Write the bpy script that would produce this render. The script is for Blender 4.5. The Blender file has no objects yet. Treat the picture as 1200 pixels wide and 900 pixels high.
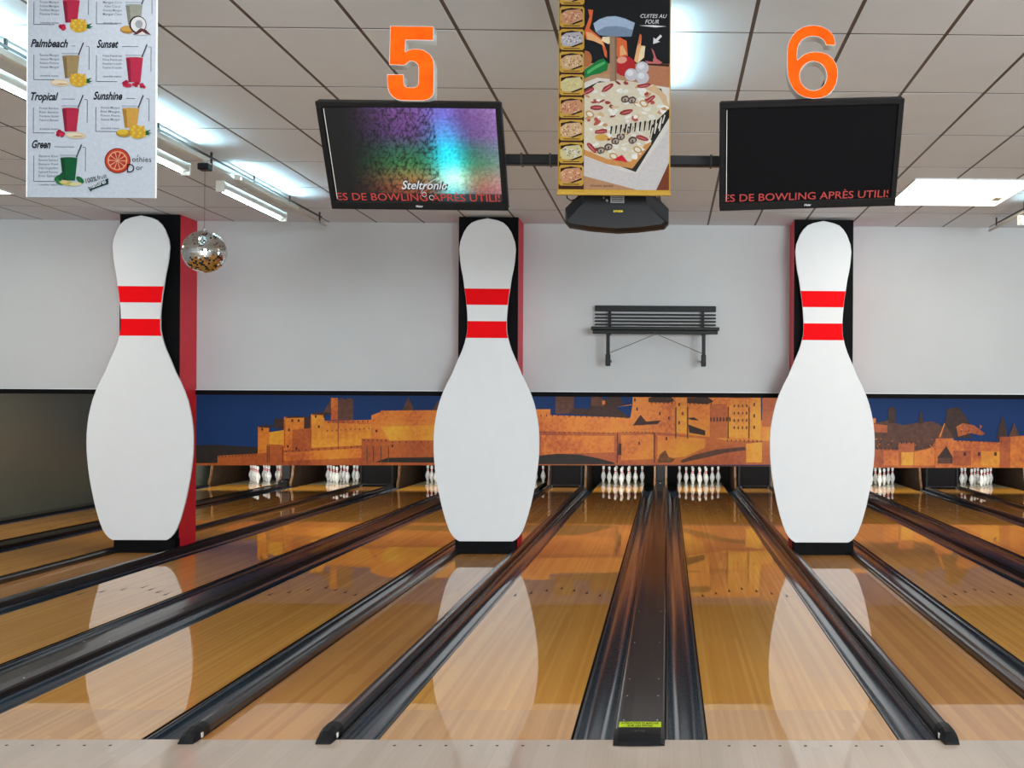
import bpy, bmesh, math, random
from mathutils import Vector, Matrix, noise
random.seed(7)
S = bpy.context.scene
COL = S.collection
# ------------------------------------------------------------------ camera
def setup_camera():
    ya, ro = 0.01464, 0.00555
    X = Vector((math.cos(ya), -math.sin(ya), 0)); F = Vector((math.sin(ya), math.cos(ya), 0)); Z = Vector((0, 0, 1))
    R = math.cos(ro)*X + math.sin(ro)*Z; U = -math.sin(ro)*X + math.cos(ro)*Z
    cam = bpy.data.cameras.new('camera'); o = bpy.data.objects.new('camera', cam); COL.objects.link(o)
    m = Matrix((R, U, -F)).transposed().to_4x4(); m.translation = Vector((.1426, -5.7588, 1.8343))
    o.matrix_world = m
    cam.sensor_width = 36; cam.lens = 1234.7/1200*36
    cam.shift_x = (600-800.1)/1200; cam.shift_y = (473.85-450)/1200
    cam.clip_end = 200; S.camera = o
setup_camera()
# ------------------------------------------------------------------ world, light, exposure
S.view_settings.view_transform = 'Standard'; S.view_settings.look = 'None'
S.view_settings.gamma = 1; S.view_settings.use_curve_mapping = False
S.view_settings.exposure = 0.0
w = bpy.data.worlds.new('world'); S.world = w; w.use_nodes = True
w.node_tree.nodes['Background'].inputs[0].default_value = (.75, .87, 1, 1)
w.node_tree.nodes['Background'].inputs[1].default_value = 1.0
def area(name, loc, target, sx, sy, power, color):
    l = bpy.data.lights.new(name, 'AREA'); l.shape = 'RECTANGLE'; l.size = sx; l.size_y = sy; l.energy = power; l.color = color
    o = bpy.data.objects.new(name, l); COL.objects.link(o); o.location = loc
    o.rotation_euler = (Vector(target)-Vector(loc)).to_track_quat('-Z', 'Y').to_euler(); return o
DAY = (.86, .95, 1.0)
area('daylight_window', (6.0, -17.9, 1.75), (6.0, 8, 1.75), 5.6, 2.3, 2500, DAY)
area('daylight_window', (-0.5, -17.9, 1.75), (-.5, 8, 1.75), 5.6, 2.3, 500, DAY)
area('daylight_window', (-7.0, -17.9, 1.75), (-7, 8, 1.75), 5.2, 2.3, 150, DAY)
for ly, lp in ((-1.6, 26), (-6, 30), (-11, 30)):
    for lx in (-6, -2, 2, 6):
        area('hall_ceiling_lamp', (lx, ly, 4.02), (lx, ly+.001, 0), 1.2, 1.2, lp, (1, .97, .93))
# lamps in the machine space behind the upper wall
for lx in (-8.2, -4.1, 0, 4.1, 8.2):
    area('machine_bay_tube', (lx, 8.4, 2.75), (lx, 14.5, .6), 2.6, .12, 80, (1, .92, .82))
    area('pin_lamp', (lx, 16.3, .95), (lx, 18.6, .1), 3.4, .10, 62, (1, .97, .9))
# ------------------------------------------------------------------ materials
MATS = {}
def lin(c):
    if isinstance(c, str):
        c = [int(c[i:i+2], 16)/255 for i in (0, 2, 4)]
    return tuple(((v+.055)/1.055)**2.4 if v > .04045 else v/12.92 for v in c)+(1,)
def mat(name, col, rough=.5, metal=0, coat=0, emit=0, var=.06, vscale=6, bump=0, bscale=40, spec=.5, croug=.05):
    if name in MATS: return MATS[name]
    m = bpy.data.materials.new(name); m.use_nodes = True; nt = m.node_tree; b = nt.nodes['Principled BSDF']
    c = lin(col)
    b.inputs['Roughness'].default_value = rough; b.inputs['Metallic'].default_value = metal
    b.inputs['Coat Weight'].default_value = coat; b.inputs['Coat Roughness'].default_value = croug
    b.inputs['Specular IOR Level'].default_value = spec
    tc = nt.nodes.new('ShaderNodeTexCoord'); n = nt.nodes.new('ShaderNodeTexNoise'); n.inputs['Scale'].default_value = vscale
    n.inputs['Detail'].default_value = 4
    nt.links.new(tc.outputs['Object'], n.inputs['Vector'])
    r = nt.nodes.new('ShaderNodeValToRGB'); r.color_ramp.elements[0].position = .3; r.color_ramp.elements[1].position = .7
    r.color_ramp.elements[0].color = tuple(v*(1-var) for v in c[:3])+(1,); r.color_ramp.elements[1].color = tuple(min(1, v*(1+var)) for v in c[:3])+(1,)
    nt.links.new(n.outputs['Fac'], r.inputs['Fac'])
    if emit:
        nt.links.new(r.outputs['Color'], b.inputs['Emission Color']); b.inputs['Emission Strength'].default_value = emit
        b.inputs['Base Color'].default_value = (.02, .02, .02, 1)
    else: nt.links.new(r.outputs['Color'], b.inputs['Base Color'])
    if bump:
        n2 = nt.nodes.new('ShaderNodeTexNoise'); n2.inputs['Scale'].default_value = bscale
        nt.links.new(tc.outputs['Object'], n2.inputs['Vector'])
        bp = nt.nodes.new('ShaderNodeBump'); bp.inputs['Strength'].default_value = bump; bp.inputs['Distance'].default_value = .01
        nt.links.new(n2.outputs['Fac'], bp.inputs['Height']); nt.links.new(bp.outputs['Normal'], b.inputs['Normal'])
    MATS[name] = m; return m
def wood(name, cols, bw=.027, seg=1.4, rough=.3, coat=1.0, croug=.022, grain=.25, gap=.12, ior=1.5):
    m = bpy.data.materials.new(name); m.use_nodes = True; nt = m.node_tree; L = nt.links.new; N = nt.nodes.new
    b = nt.nodes['Principled BSDF']; g = N('ShaderNodeNewGeometry'); s = N('ShaderNodeSeparateXYZ'); L(g.outputs['Position'], s.inputs[0])
    def M(op, a, c=None, d=None):
        n = N('ShaderNodeMath'); n.operation = op
        for i, v in enumerate((a, c, d)):
            if v is None: continue
            if isinstance(v, (int, float)): n.inputs[i].default_value = v
            else: L(v, n.inputs[i])
        return n.outputs[0]
    xs = M('DIVIDE', s.outputs['X'], bw); bx = M('FLOOR', xs)
    w1 = N('ShaderNodeTexWhiteNoise'); w1.noise_dimensions = '1D'; L(bx, w1.inputs['W'])
    sy = M('FLOOR', M('DIVIDE', M('ADD', s.outputs['Y'], M('MULTIPLY', w1.outputs['Value'], 5.0)), seg))
    cb = N('ShaderNodeCombineXYZ'); L(bx, cb.inputs[0]); L(sy, cb.inputs[1])
    w2 = N('ShaderNodeTexWhiteNoise'); w2.noise_dimensions = '2D'; L(cb.outputs[0], w2.inputs['Vector'])
    r = N('ShaderNodeValToRGB'); e = r.color_ramp.elements
    e[0].color = lin(cols[0]); e[1].color = lin(cols[-1]); e[0].position = .05; e[1].position = .95
    for i, c in enumerate(cols[1:-1]):
        k = e.new((i+1)/(len(cols)-1)); k.color = lin(c)
    L(w2.outputs['Value'], r.inputs['Fac'])
    mp = N('ShaderNodeMapping'); mp.inputs['Scale'].default_value = (90, .9, 20); L(g.outputs['Position'], mp.inputs[0])
    n = N('ShaderNodeTexNoise'); n.inputs['Scale'].default_value = 1; n.inputs['Detail'].default_value = 5; L(mp.outputs[0], n.inputs['Vector'])
    mp2 = N('ShaderNodeMapping'); mp2.inputs['Scale'].default_value = (1.2, .5, 1); L(g.outputs['Position'], mp2.inputs[0])
    n2 = N('ShaderNodeTexNoise'); n2.inputs['Scale'].default_value = 1; n2.inputs['Detail'].default_value = 3; L(mp2.outputs[0], n2.inputs['Vector'])
    fr = M('FRACT', xs); gp = M('LESS_THAN', fr, .05)
    f = M('MULTIPLY', M('MULTIPLY', M('ADD', M('MULTIPLY', M('SUBTRACT', n.outputs['Fac'], .5), grain*2), 1.0), M('SUBTRACT', 1.0, M('MULTIPLY', gp, gap))), M('ADD', M('MULTIPLY', n2.outputs['Fac'], .5), .75))
    mx = N('ShaderNodeVectorMath'); mx.operation = 'SCALE'; L(r.outputs['Color'], mx.inputs[0]); L(f, mx.inputs['Scale'])
    L(mx.outputs[0], b.inputs['Base Color'])
    b.inputs['Roughness'].default_value = rough; b.inputs['Coat Weight'].default_value = coat; b.inputs['Coat Roughness'].default_value = croug
    b.inputs['Coat IOR'].default_value = ior; b.inputs['Specular IOR Level'].default_value = .3
    MATS[name] = m; return m
W_LANE = wood('lane_maple', ['d8922e', 'dd9834', 'e29f3e', 'e8a948'], seg=6.5, grain=.07, rough=.5)
W_HEAD = wood('lane_head_maple', ['c68a3e', 'cd9248', 'd59a52', 'daa25c'], seg=3.0, grain=.06, rough=.5)
W_STRIP = wood('walkway_wood', ['c98538', 'cf8c40', 'd69446', 'da9a4c'], bw=.04, seg=6, grain=.07, rough=.5)
W_APP = wood('approach_maple', ['c2ae9c', 'c8b5a3', 'ccb9a8'], bw=.054, seg=4, rough=.4, croug=.06, grain=.1, gap=.05, ior=1.4)
W_DECK = wood('pin_deck_maple', ['c9b98c', 'd8c99c', 'e0d4ac'], bw=.027, seg=3)
M_BLK = mat('black_plastic', '0d0d10', .45, spec=.25)
M_RUB = mat('black_matte', '09090b', .7, spec=.12)
M_PIT = mat('pit_black', '08090b', .8)
M_GUT = mat('gutter_plastic', '243645', .22, coat=.6, croug=.12, var=.2, vscale=3)
M_RAIL = mat('rail_plastic', '1c1c1f', .3, coat=.5, croug=.15, var=.2)
M_COV = mat('return_cover', '1c1411', .4, coat=.35, croug=.12, var=.12)
M_WALL = mat('painted_wall', 'c2c4c5', .75, var=.02, vscale=2, bump=.03)
M_SIDE = mat('grey_side_wall', 'aeb0b0', .75, var=.03)
M_DKW = mat('dark_glossy_wall', '5c6157', .35, coat=.3, croug=.25, var=.08, vscale=1)
M_TILE = mat('ceiling_tile', 'e0e7ee', .9, var=.015, vscale=3, bump=.08, bscale=200)
M_GRID = mat('grid_bar_brown', '5a4c42', .6)
M_WHT = mat('white_board', 'e2e4e6', .55, var=.01)
M_RED = mat('red_vinyl', 'f00a14', .7, var=.02, spec=.08)
M_REDP = mat('red_paint', 'dc1c34', .5, var=.05)
M_STEEL = mat('brushed_steel', 'b5b5b5', .35, metal=1)
M_DKM = mat('dark_metal', '3a3634', .45, metal=.6)
M_ALU = mat('white_metal', 'c9c6bd', .4)
M_TUBE = mat('lit_tube', 'd8f6ff', emit=30, var=0); M_UPT = mat('lit_uplight_tube', 'bdeeff', emit=85, var=0)
M_DIFF = mat('lit_diffuser', 'fff8ea', emit=8, var=0)
M_ORG = mat('orange_face', 'f25208', .7, spec=.06, var=.22, vscale=14, emit=0)
M_TAN = mat('tan_plywood', '6e4d2e', .5, var=.25, vscale=8)
M_PIN = mat('pin_plastic', 'f4f4f2', .25, coat=.5)
M_GREEN = mat('bench_green', '121613', .5, var=.15, spec=.25)
# ------------------------------------------------------------------ helpers
def mesh_obj(name, verts, faces, m, parent=None, smooth=False, fm=None, loc=None):
    me = bpy.data.meshes.new(name); me.from_pydata([tuple(v) for v in verts], [], faces)
    ms = m if isinstance(m, (list, tuple)) else [m]
    for x in ms: me.materials.append(x)
    if fm: me.polygons.foreach_set('material_index', fm)
    if smooth: me.polygons.foreach_set('use_smooth', [True]*len(me.polygons))
    me.update(); o = bpy.data.objects.new(name, me); COL.objects.link(o)
    if parent is not None: o.parent = parent
    if loc is not None: o.location = loc
    return o
class MB:
    def __init__(s): s.v = []; s.f = []; s.m = []
    def add(s, vs, fs, mi=0):
        k = len(s.v); s.v += [Vector(v) for v in vs]; s.f += [[i+k for i in f] for f in fs]; s.m += [mi]*len(fs); return s
    def box(s, x0, x1, y0, y1, z0, z1, mi=0, M=None):
        vs = [Vector((x, y, z)) for z in (z0, z1) for y in (y0, y1) for x in (x0, x1)]
        if M is not None: vs = [M @ v for v in vs]
        return s.add(vs, [(0, 2, 3, 1), (4, 5, 7, 6), (0, 1, 5, 4), (2, 6, 7, 3), (0, 4, 6, 2), (1, 3, 7, 5)], mi)
    def rbox(s, x0, x1, y0, y1, z0, z1, r=.005, mi=0, M=None):   # chamfered box
        pr = [(x0+r, z0), (x1-r, z0), (x1, z0+r), (x1, z1-r), (x1-r, z1), (x0+r, z1), (x0, z1-r), (x0, z0+r)]
        cx, cz = (x0+x1)/2, (z0+z1)/2; q = []
        for y, ins in ((y0, r), (y0+r, 0), (y1-r, 0), (y1, r)):
            for (x, z) in pr:
                fx = 1-ins/max((x1-x0)/2, 1e-6); fz = 1-ins/max((z1-z0)/2, 1e-6)
                q.append(Vector((cx+(x-cx)*fx, y, cz+(z-cz)*fz)))
        if M is not None: q = [M @ v for v in q]
        fs = [tuple(range(7, -1, -1))[::-1], tuple(range(24, 32))[::-1]]
        for a in range(3):
            for i in range(8): j = (i+1) % 8; fs.append((a*8+i, a*8+8+i, a*8+8+j, a*8+j))
        return s.add(q, fs, mi)
    def tube(s, pts, r, n=8, mi=0, cap=True):
        pts = [Vector(p) for p in pts]; k = []
        for i, p in enumerate(pts):
            d = (pts[min(i+1, len(pts)-1)]-pts[max(i-1, 0)]).normalized()
            a = d.cross(Vector((0, 0, 1)));
            if a.length < .01: a = Vector((1, 0, 0))
            a.normalize(); b = d.cross(a)
            for j in range(n):
                t = 2*math.pi*j/n; k.append(p+a*r*math.cos(t)+b*r*math.sin(t))
        fs = [(i*n+j, i*n+(j+1) % n, (i+1)*n+(j+1) % n, (i+1)*n+j) for i in range(len(pts)-1) for j in range(n)]
        if cap: fs += [tuple(range(n))[::-1], tuple(range((len(pts)-1)*n, len(pts)*n))]
        return s.add(k, fs, mi)
    def lathe(s, prof, n=20, c=(0, 0, 0), mis=None, mi=0):
        c = Vector(c); vs = []; fs = []; ms = []
        for (r, z) in prof:
            for j in range(n):
                t = 2*math.pi*j/n; vs.append(c+Vector((r*math.cos(t), r*math.sin(t), z)))
        for i in range(len(prof)-1):
            for j in range(n): fs.append((i*n+j, i*n+(j+1) % n, (i+1)*n+(j+1) % n, (i+1)*n+j)); ms.append(mis[i] if mis else mi)
        k = len(s.v); s.v += vs; s.f += [[a+k for a in f] for f in fs]; s.m += ms
        s.f.append([k+a for a in range(n)][::-1]); s.m.append(ms[0]); s.f.append([k+(len(prof)-1)*n+a for a in range(n)]); s.m.append(ms[-1]); return s
    def prism_y(s, pr, y0, y1, mi=0):      # outline in (x,z) extruded along y
        n = len(pr); vs = [Vector((x, y0, z)) for x, z in pr]+[Vector((x, y1, z)) for x, z in pr]
        return s.add(vs, [tuple(range(n)), tuple(range(n, 2*n))[::-1]]+[(i, i+n, (i+1) % n+n, (i+1) % n) for i in range(n)], mi)
    def prism_x(s, pr, x0, x1, mi=0):      # outline in (y,z) extruded along x
        n = len(pr); vs = [Vector((x0, y, z)) for y, z in pr]+[Vector((x1, y, z)) for y, z in pr]
        return s.add(vs, [tuple(range(n))[::-1], tuple(range(n, 2*n))]+[(i, (i+1) % n, (i+1) % n+n, i+n) for i in range(n)], mi)
    def loft(s, rings, mi=0, caps=True):
        n = len(rings[0]); vs = [Vector(v) for r in rings for v in r]
        fs = [(a*n+i, a*n+(i+1) % n, (a+1)*n+(i+1) % n, (a+1)*n+i) for a in range(len(rings)-1) for i in range(n)]
        if caps: fs += [tuple(range(n))[::-1], tuple(range((len(rings)-1)*n, len(rings)*n))]
        return s.add(vs, fs, mi)
    def build(s, name, m, parent=None, smooth=False, loc=None, fixn=True):
        o = mesh_obj(name, s.v, s.f, m, parent, smooth, s.m, loc)
        if fixn:
            b = bmesh.new(); b.from_mesh(o.data); bmesh.ops.recalc_face_normals(b, faces=b.faces); b.to_mesh(o.data); b.free()
        return o
def tag(o, label=None, cat=None, group=None, kind=None):
    if label: o['label'] = label
    if cat: o['category'] = cat
    if group: o['group'] = group
    if kind: o['kind'] = kind
    return o
def thing(name, loc, label, cat, group=None, rz=0, kind=None):
    o = bpy.data.objects.new(name, None); COL.objects.link(o); o.location = loc; o.rotation_euler = (0, 0, rz); o.empty_display_size = .1
    return tag(o, label, cat, group, kind)
def kids(o): return [c for c in COL.objects if c.parent is o]
def copy_tree(root, loc, label, group=None):
    def cp(o, par):
        c = o.copy(); COL.objects.link(c); c.parent = par
        for ch in KIDS.get(o.name, []): cp(ch, c)
        return c
    KIDS = {}
    for o in COL.objects:
        if o.parent: KIDS.setdefault(o.parent.name, []).append(o)
    r = cp(root, None); r.location = loc; r['label'] = label
    if group: r['group'] = group
    return r
TXT = {}
def text_polys(s, size=1, bold=0, shear=0, spacing=1):
    key = (s, bold, shear, spacing)
    if key not in TXT:
        c = bpy.data.curves.new('t', 'FONT'); c.body = s; c.size = 1; c.offset = bold; c.shear = shear; c.space_character = spacing
        c.resolution_u = 3; c.fill_mode = 'FRONT'
        o = bpy.data.objects.new('t', c); COL.objects.link(o); dg = bpy.context.evaluated_depsgraph_get()
        me = bpy.data.meshes.new_from_object(o.evaluated_get(dg))
        TXT[key] = ([(v.co.x, v.co.y) for v in me.vertices], [tuple(p.vertices) for p in me.polygons])
        bpy.data.objects.remove(o); bpy.data.meshes.remove(me); bpy.data.curves.remove(c)
    vs, fs = TXT[key]
    return [(x*size, y*size) for x, y in vs], fs
def text_width(vs): return max(v[0] for v in vs)-min(v[0] for v in vs)
class Print:
    """flat print on the front (-Y) face of a panel: local u right, v up, metres"""
    def __init__(s, step=.0004, nstep=8e-6): s.v = []; s.f = []; s.m = []; s.mats = []; s.i = 0; s.step = step; s.nstep = nstep
    def mi(s, m):
        if m not in s.mats: s.mats.append(m)
        return s.mats.index(m)
    def add(s, vs, fs, m, layer=1):
        s.i += 1; y = -(layer*s.step+s.i*s.nstep); k = len(s.v)
        s.v += [(u, y, v) for u, v in vs]; s.f += [tuple(a+k for a in f) for f in fs]; s.m += [s.mi(m)]*len(fs)
    def poly(s, pts, m, layer=1): s.add(pts, [tuple(range(len(pts)))], m, layer)
    def rect(s, x0, x1, z0, z1, m, layer=1): s.poly([(x0, z0), (x1, z0), (x1, z1), (x0, z1)], m, layer)
    def ell(s, cx, cz, rx, rz, m, layer=1, n=18, a=0, wob=0):
        p = []
        for i in range(n):
            t = 2*math.pi*i/n; k = 1+(random.uniform(-wob, wob) if wob else 0); x, z = rx*math.cos(t)*k, rz*math.sin(t)*k
            p.append((cx+x*math.cos(a)-z*math.sin(a), cz+x*math.sin(a)+z*math.cos(a)))
        s.poly(p, m, layer)
    def line(s, p, q, w, m, layer=1):
        dx, dz = q[0]-p[0], q[1]-p[1]; l = math.hypot(dx, dz) or 1; nx, nz = -dz/l*w/2, dx/l*w/2
        s.poly([(p[0]-nx, p[1]-nz), (q[0]-nx, q[1]-nz), (q[0]+nx, q[1]+nz), (p[0]+nx, p[1]+nz)], m, layer)
    def text(s, t, x, z, size, m, layer=2, bold=0, shear=0, width=None, rot=0, spacing=1, center=False):
        vs, fs = text_polys(t, size, bold, shear, spacing)
        x0 = min(v[0] for v in vs); wd = text_width(vs); k = (width/wd) if width else 1
        vs = [((a-x0)*k, b) for a, b in vs]
        if center: vs = [(a-wd*k/2, b) for a, b in vs]
        c, sn = math.cos(rot), math.sin(rot)
        s.add([(x+a*c-b*sn, z+a*sn+b*c) for a, b in vs], fs, m, layer)
    def build(s, name, parent, loc=(0, 0, 0)):
        return mesh_obj(name, s.v, s.f, s.mats, parent, fm=s.m, loc=loc)
def flat(hexc, rough=.6, k=1):
    m = mat('ink_'+hexc, hexc, rough, var=.08, vscale=30, spec=.2); return m
# ------------------------------------------------------------------ dimensions
P = 4.1225; G = .369; LW = 1.054; GW = .23; RW = .08
LC = {}                                   # lane centres
for k, (a, b) in zip((-2, -1, 0, 1, 2), ((1, 2), (3, 4), (5, 6), (7, 8), (9, 10))):
    LC[a] = k*P-G-LW/2; LC[b] = k*P+G+LW/2
XL, XR = -10.15, 10.15; H = 4.12; YW = 7.67; YB = -18.0; YE = 20.6
# ------------------------------------------------------------------ the setting
fl = mesh_obj('floor', *(lambda b: (b.v, b.f))(MB().box(XL, XR, YB, 0, -.2, 0)), W_APP); tag(fl, 'pale maple approach floor in front of the foul line', None, None, 'structure')
MB().box(XL, XR, 0.0, YE, -.3, -.16).build('floor', M_PIT); tag(COL.objects[-1], 'dark sub-floor under the lanes', kind='structure')
def seg(name, o, label): return tag(o, label, kind='structure')
seg('', MB().box(XL-.2, XR+.2, YW, YW+.18, 1.985, H+.3).build('wall_front', M_WALL), 'light grey upper wall above the lane opening')
seg('', MB().box(XL-.2, XL, YB, YW+.18, 0, H+.3).build('wall_left', M_SIDE), 'grey left side wall of the bowling hall')
seg('', MB().box(XL-.2, XL, YW+.18, YE, -.2, 3.1).build('wall_left', M_DKW), 'dark glossy side wall beside the leftmost lane')
seg('', MB().box(XR, XR+.2, YB, YE, -.2, H+.3).build('wall_right', M_SIDE), 'grey right side wall')
wr = MB().box(XL, XR, YB-.2, YB, 0, .6).box(XL, XR, YB-.2, YB, 2.9, H+.3)
for a, b in ((XL, -9.6), (-4.4, -3.3), (2.3, 3.2), (8.8, XR)): wr.box(a, b, YB-.2, YB, .6, 2.9)
seg('', wr.build('wall_rear', M_SIDE), 'grey rear wall with three wide windows')
for a, b in ((-9.6, -4.4), (-3.3, 2.3), (3.2, 8.8)):
    f = MB()
    for z in (.6, 2.84): f.box(a, b, YB-.1, YB-.04, z, z+.06)
    n = 4
    for i in range(n+1):
        x = a+(b-a-.06)*i/n; f.box(x, x+.06, YB-.1, YB-.04, .66, 2.84)
    seg('', f.build('window_%d' % (1 if a < -5 else 2 if a < 0 else 3), M_ALU), 'white framed window in the rear wall')
seg('', MB().box(XL, XR, YE, YE+.2, -.3, 3.1).build('wall_back', M_PIT), 'black pit wall behind the pins')
seg('', MB().box(XL-.2, XR+.2, YW+.18, YE, 3.0, 3.1).build('ceiling', M_PIT), 'dark lid above the pin machines')
seg('', MB().box(XL, XR, YW-.025, YW+.2, 1.925, 1.985).build('trim_1', M_RUB), 'black trim along the lower edge of the upper wall')
seg('', MB().box(XL, XR, YW-.028, YW-.0252, 1.982, 1.992).build('trim_2', M_WHT), 'thin white bead above the black trim')
# ceiling with its tiles
gx0, gy0 = -.554, .71
cg = tag(mesh_obj('ceiling', *(lambda b: (b.v, b.f))(MB().box(XL-.2, XR+.2, YB-.2, YW, H+.02, H+.3)), M_GRID), 'suspended ceiling of pale panels in brown bars', kind='structure')
gb = MB(); i0, i1 = -16, 17
for i in range(i0, i1+1): gb.box(gx0+.6*i-.012, gx0+.6*i+.012, YB, YW, H+.0012, H+.019)
for j in range(-16, 6): gb.box(XL, XR, gy0+1.2*j-.010, gy0+1.2*j+.010, H+.0012, H+.019)
gb.build('grid_bars', M_GRID, cg)
tm = MB().rbox(-.288, .288, -.59, .59, -.010, .0085, .0015).build('tile', M_TILE, cg)
first = True; nt = 0
backf = MB()
for j in range(-16, 6):
    for i in range(i0-1, i1+1):
        x = gx0+.6*(i+.5); y = gy0+1.2*(j+.5)
        x0, x1 = max(x-.288, XL+.01), min(x+.288, XR-.01); y0, y1 = max(y-.59, YB+.01), min(y+.59, YW-.005)
        if x1-x0 < .03 or y1-y0 < .03: continue
        if j < -1: backf.box(x0, x1, y0, y1, H, H+.019); continue
        full = (x1-x0) > .57 and (y1-y0) > 1.17
        if full:
            o = tm if first else tm.copy()
            if not first: COL.objects.link(o)
            first = False; o.location = (x, y, H+.010+random.uniform(-.0004, .0004)); o.rotation_euler = (random.uniform(-.0005, .0005), random.uniform(-.0008, .0008), 0)
        else:
            MB().box(x0, x1, y0, y1, H, H+.019).build('tile', M_TILE, cg)
        nt += 1
tag(backf.build('tile_field', M_TILE, cg), kind='stuff')
# approach dots
for n in LC:
    for k in range(-3, 4):
        x = LC[n]+k*.137
        if abs(x) > 6.5: continue
        MB().lathe([(.009, 0), (.009, .0008)], 8).build('dot', M_RUB, fl, loc=(x, -.10, 0))
# ------------------------------------------------------------------ lanes
LN = {1: 'maple lane running along the dark left wall', 2: 'maple lane just left of the left column', 3: 'maple lane just right of the left column',
      4: 'maple lane just left of the middle column', 5: 'maple lane under the rainbow-lit screen', 6: 'maple lane under the dark screen',
      7: 'maple lane just right of the right column', 8: 'second maple lane right of the right column', 9: 'third maple lane right of the right column',
      10: 'maple lane at the far right wall'}
root = thing('bowling_lane', (LC[1], 0, 0), LN[1], 'lane', 'bowling lanes')
MB().box(-LW/2+.007, LW/2-.007, 0.004, .56, -.06, 0).build('lane_head', W_HEAD, root)
MB().box(-LW/2+.007, LW/2-.007, .56, 17.75, -.06, 0).build('lane_surface', W_LANE, root)
MB().box(-LW/2+.007, LW/2-.007, 17.75, 19.3, -.06, 0).build('pin_deck', W_DECK, root)
MB().box(-LW/2+.001, -LW/2+.007, 0.004, 17.6, -.06, -.003).box(LW/2-.007, LW/2-.001, 0.004, 17.6, -.06, -.003).build('edge_strip', M_RUB, root)
M_ARW = flat('2a130a')
for k in range(-3, 4):
    mesh_obj('arrow', [(-.016, -.09, 0), (.016, -.09, 0), (.007, -.02, 0), (0, .07, 0), (-.007, -.02, 0)], [(0, 1, 2, 3, 4)], M_ARW, root, loc=(k*.135, 4.77-.13*abs(k), .0006))
for n in range(2, 11): copy_tree(root, (LC[n], 0, 0), LN[n])
# gutters
pr = []
for i in range(13):
    t = math.pi*i/12; pr.append((-.098*math.cos(t), -.012-.085*math.sin(t)))
prof = [(-GW/2+.008, -.012)]+pr+[(GW/2-.001, -.012)]
low = [(x*1.0, z-.006) for x, z in prof[::-1]]
def make_gutter(x, label):
    o = thing('gutter', (x, 0, 0), label, 'gutter', 'lane gutters')
    n = len(prof); b = MB(); ys = (0.004, .9, 17.47)
    vs = [(px, y, pz) for y in ys for px, pz in prof]
    b.add(vs, [(a*n+i, a*n+i+1, (a+1)*n+i+1, (a+1)*n+i) for a in range(2) for i in range(n-1)])
    b.build('channel', M_GUT, o, smooth=True)
    MB().box(-GW/2+.006, -GW/2+.018, .004, 17.47, -.014, -.007).box(GW/2-.018, GW/2-.004, .004, 17.47, -.014, -.007).build('lip', M_RAIL, o)
    return o
g0 = make_gutter(LC[1]-LW/2-GW/2, 'dark gutter on the left of the '+LN[1])
for n in range(1, 11):
    for s, w_ in ((-1, 'left'), (1, 'right')):
        if n == 1 and s < 0: continue
        copy_tree(g0, (LC[n]+s*(LW/2+GW/2), 0, 0), 'dark gutter on the %s of the %s' % (w_, LN[n]))
# ball return covers between the lanes of a pair
PN = {-2: 'between the two leftmost lanes', -1: 'between the lanes left of the middle column', 0: 'in the middle, with a yellow warning strip',
      1: 'between the two lanes right of the right column', 2: 'between the two rightmost lanes'}
def cover(k):
    o = thing('ball_return_cover', (k*P, 0, 0), 'long brown-black ball return cover '+PN[k], 'ball return', 'ball return covers')
    hw = .1375
    pf = [(-hw, -.14), (-hw, .018), (-hw+.012, .030), (-.05, .036), (.05, .036), (hw-.012, .030), (hw, .018), (hw, -.14)]
    MB().prism_y(pf, .095, 17.28).build('cover_panel', M_COV, o)
    MB().prism_y([(-hw+.001, .0245), (-hw+.012, .031), (-hw+.03, .034), (-hw+.012, .024)], .10, 17.28).build('side_bead', M_RAIL, o)
    rings = []
    for y, t in ((.10, 1), (.05, 1), (.0, .93), (-.045, .72), (-.078, .40), (-.10, .10), (-.105, 0)):
        z = .001+.040*t; rings.append([(-hw-.002, y, .0005), (-hw-.002, y, max(z-.014, .001)), (-hw+.02, y-.003, max(z-.004, .0012)), (-.05, y-.008, z), (.05, y-.008, z), (hw-.02, y-.003, max(z-.004, .0012)), (hw+.002, y, max(z-.014, .001)), (hw+.002, y, .0005)])
    MB().loft(rings).build('end_cap', M_BLK, o)
    mesh_obj('emblem', [(-.03, -.028, .042), (.03, -.028, .042), (.0, -.085, .026), (-.018, -.034, .0415), (.018, -.034, .0415), (0, -.072, .0305)], [(0, 1, 4, 3), (1, 2, 5, 4), (2, 0, 3, 5)], mat('emblem_grey', '4a4d52', .4), o, loc=(0, .06, .0012))
    for y in (.25, .75, 1.15, 2.2, 3.4):
        for s in (-1, 1):
            MB().lathe([(.006, 0), (.005, .003), (.001, .004)], 8).build('screw', M_STEEL, o, loc=(s*.095, y, .0325))
    return o
c0 = cover(0)
pt = Print()
b_ = flat('c9e22a'); k_ = flat('101010')
st = MB(); st.box(-.118, .118, .108, .205, .0365, .0373)
stk = st.build('warning_strip', b_, c0); tag(stk, 'lime yellow warning strip')
for t, y in (('INTERDICTION DE MARCHER', .162), ('SUR LES PISTES', .117)):
    vs, fs = text_polys(t, .019, bold=.02); wd = text_width(vs); kk = (.21 if y > .15 else .14)/wd
    x0 = min(v[0] for v in vs)
    mesh_obj('lettering', [((a-x0)*kk-wd*kk/2, y+b*2.4, .0376) for a, b in vs], fs, k_, c0)
for k in (-2, -1, 1, 2): cover(k)
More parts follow.
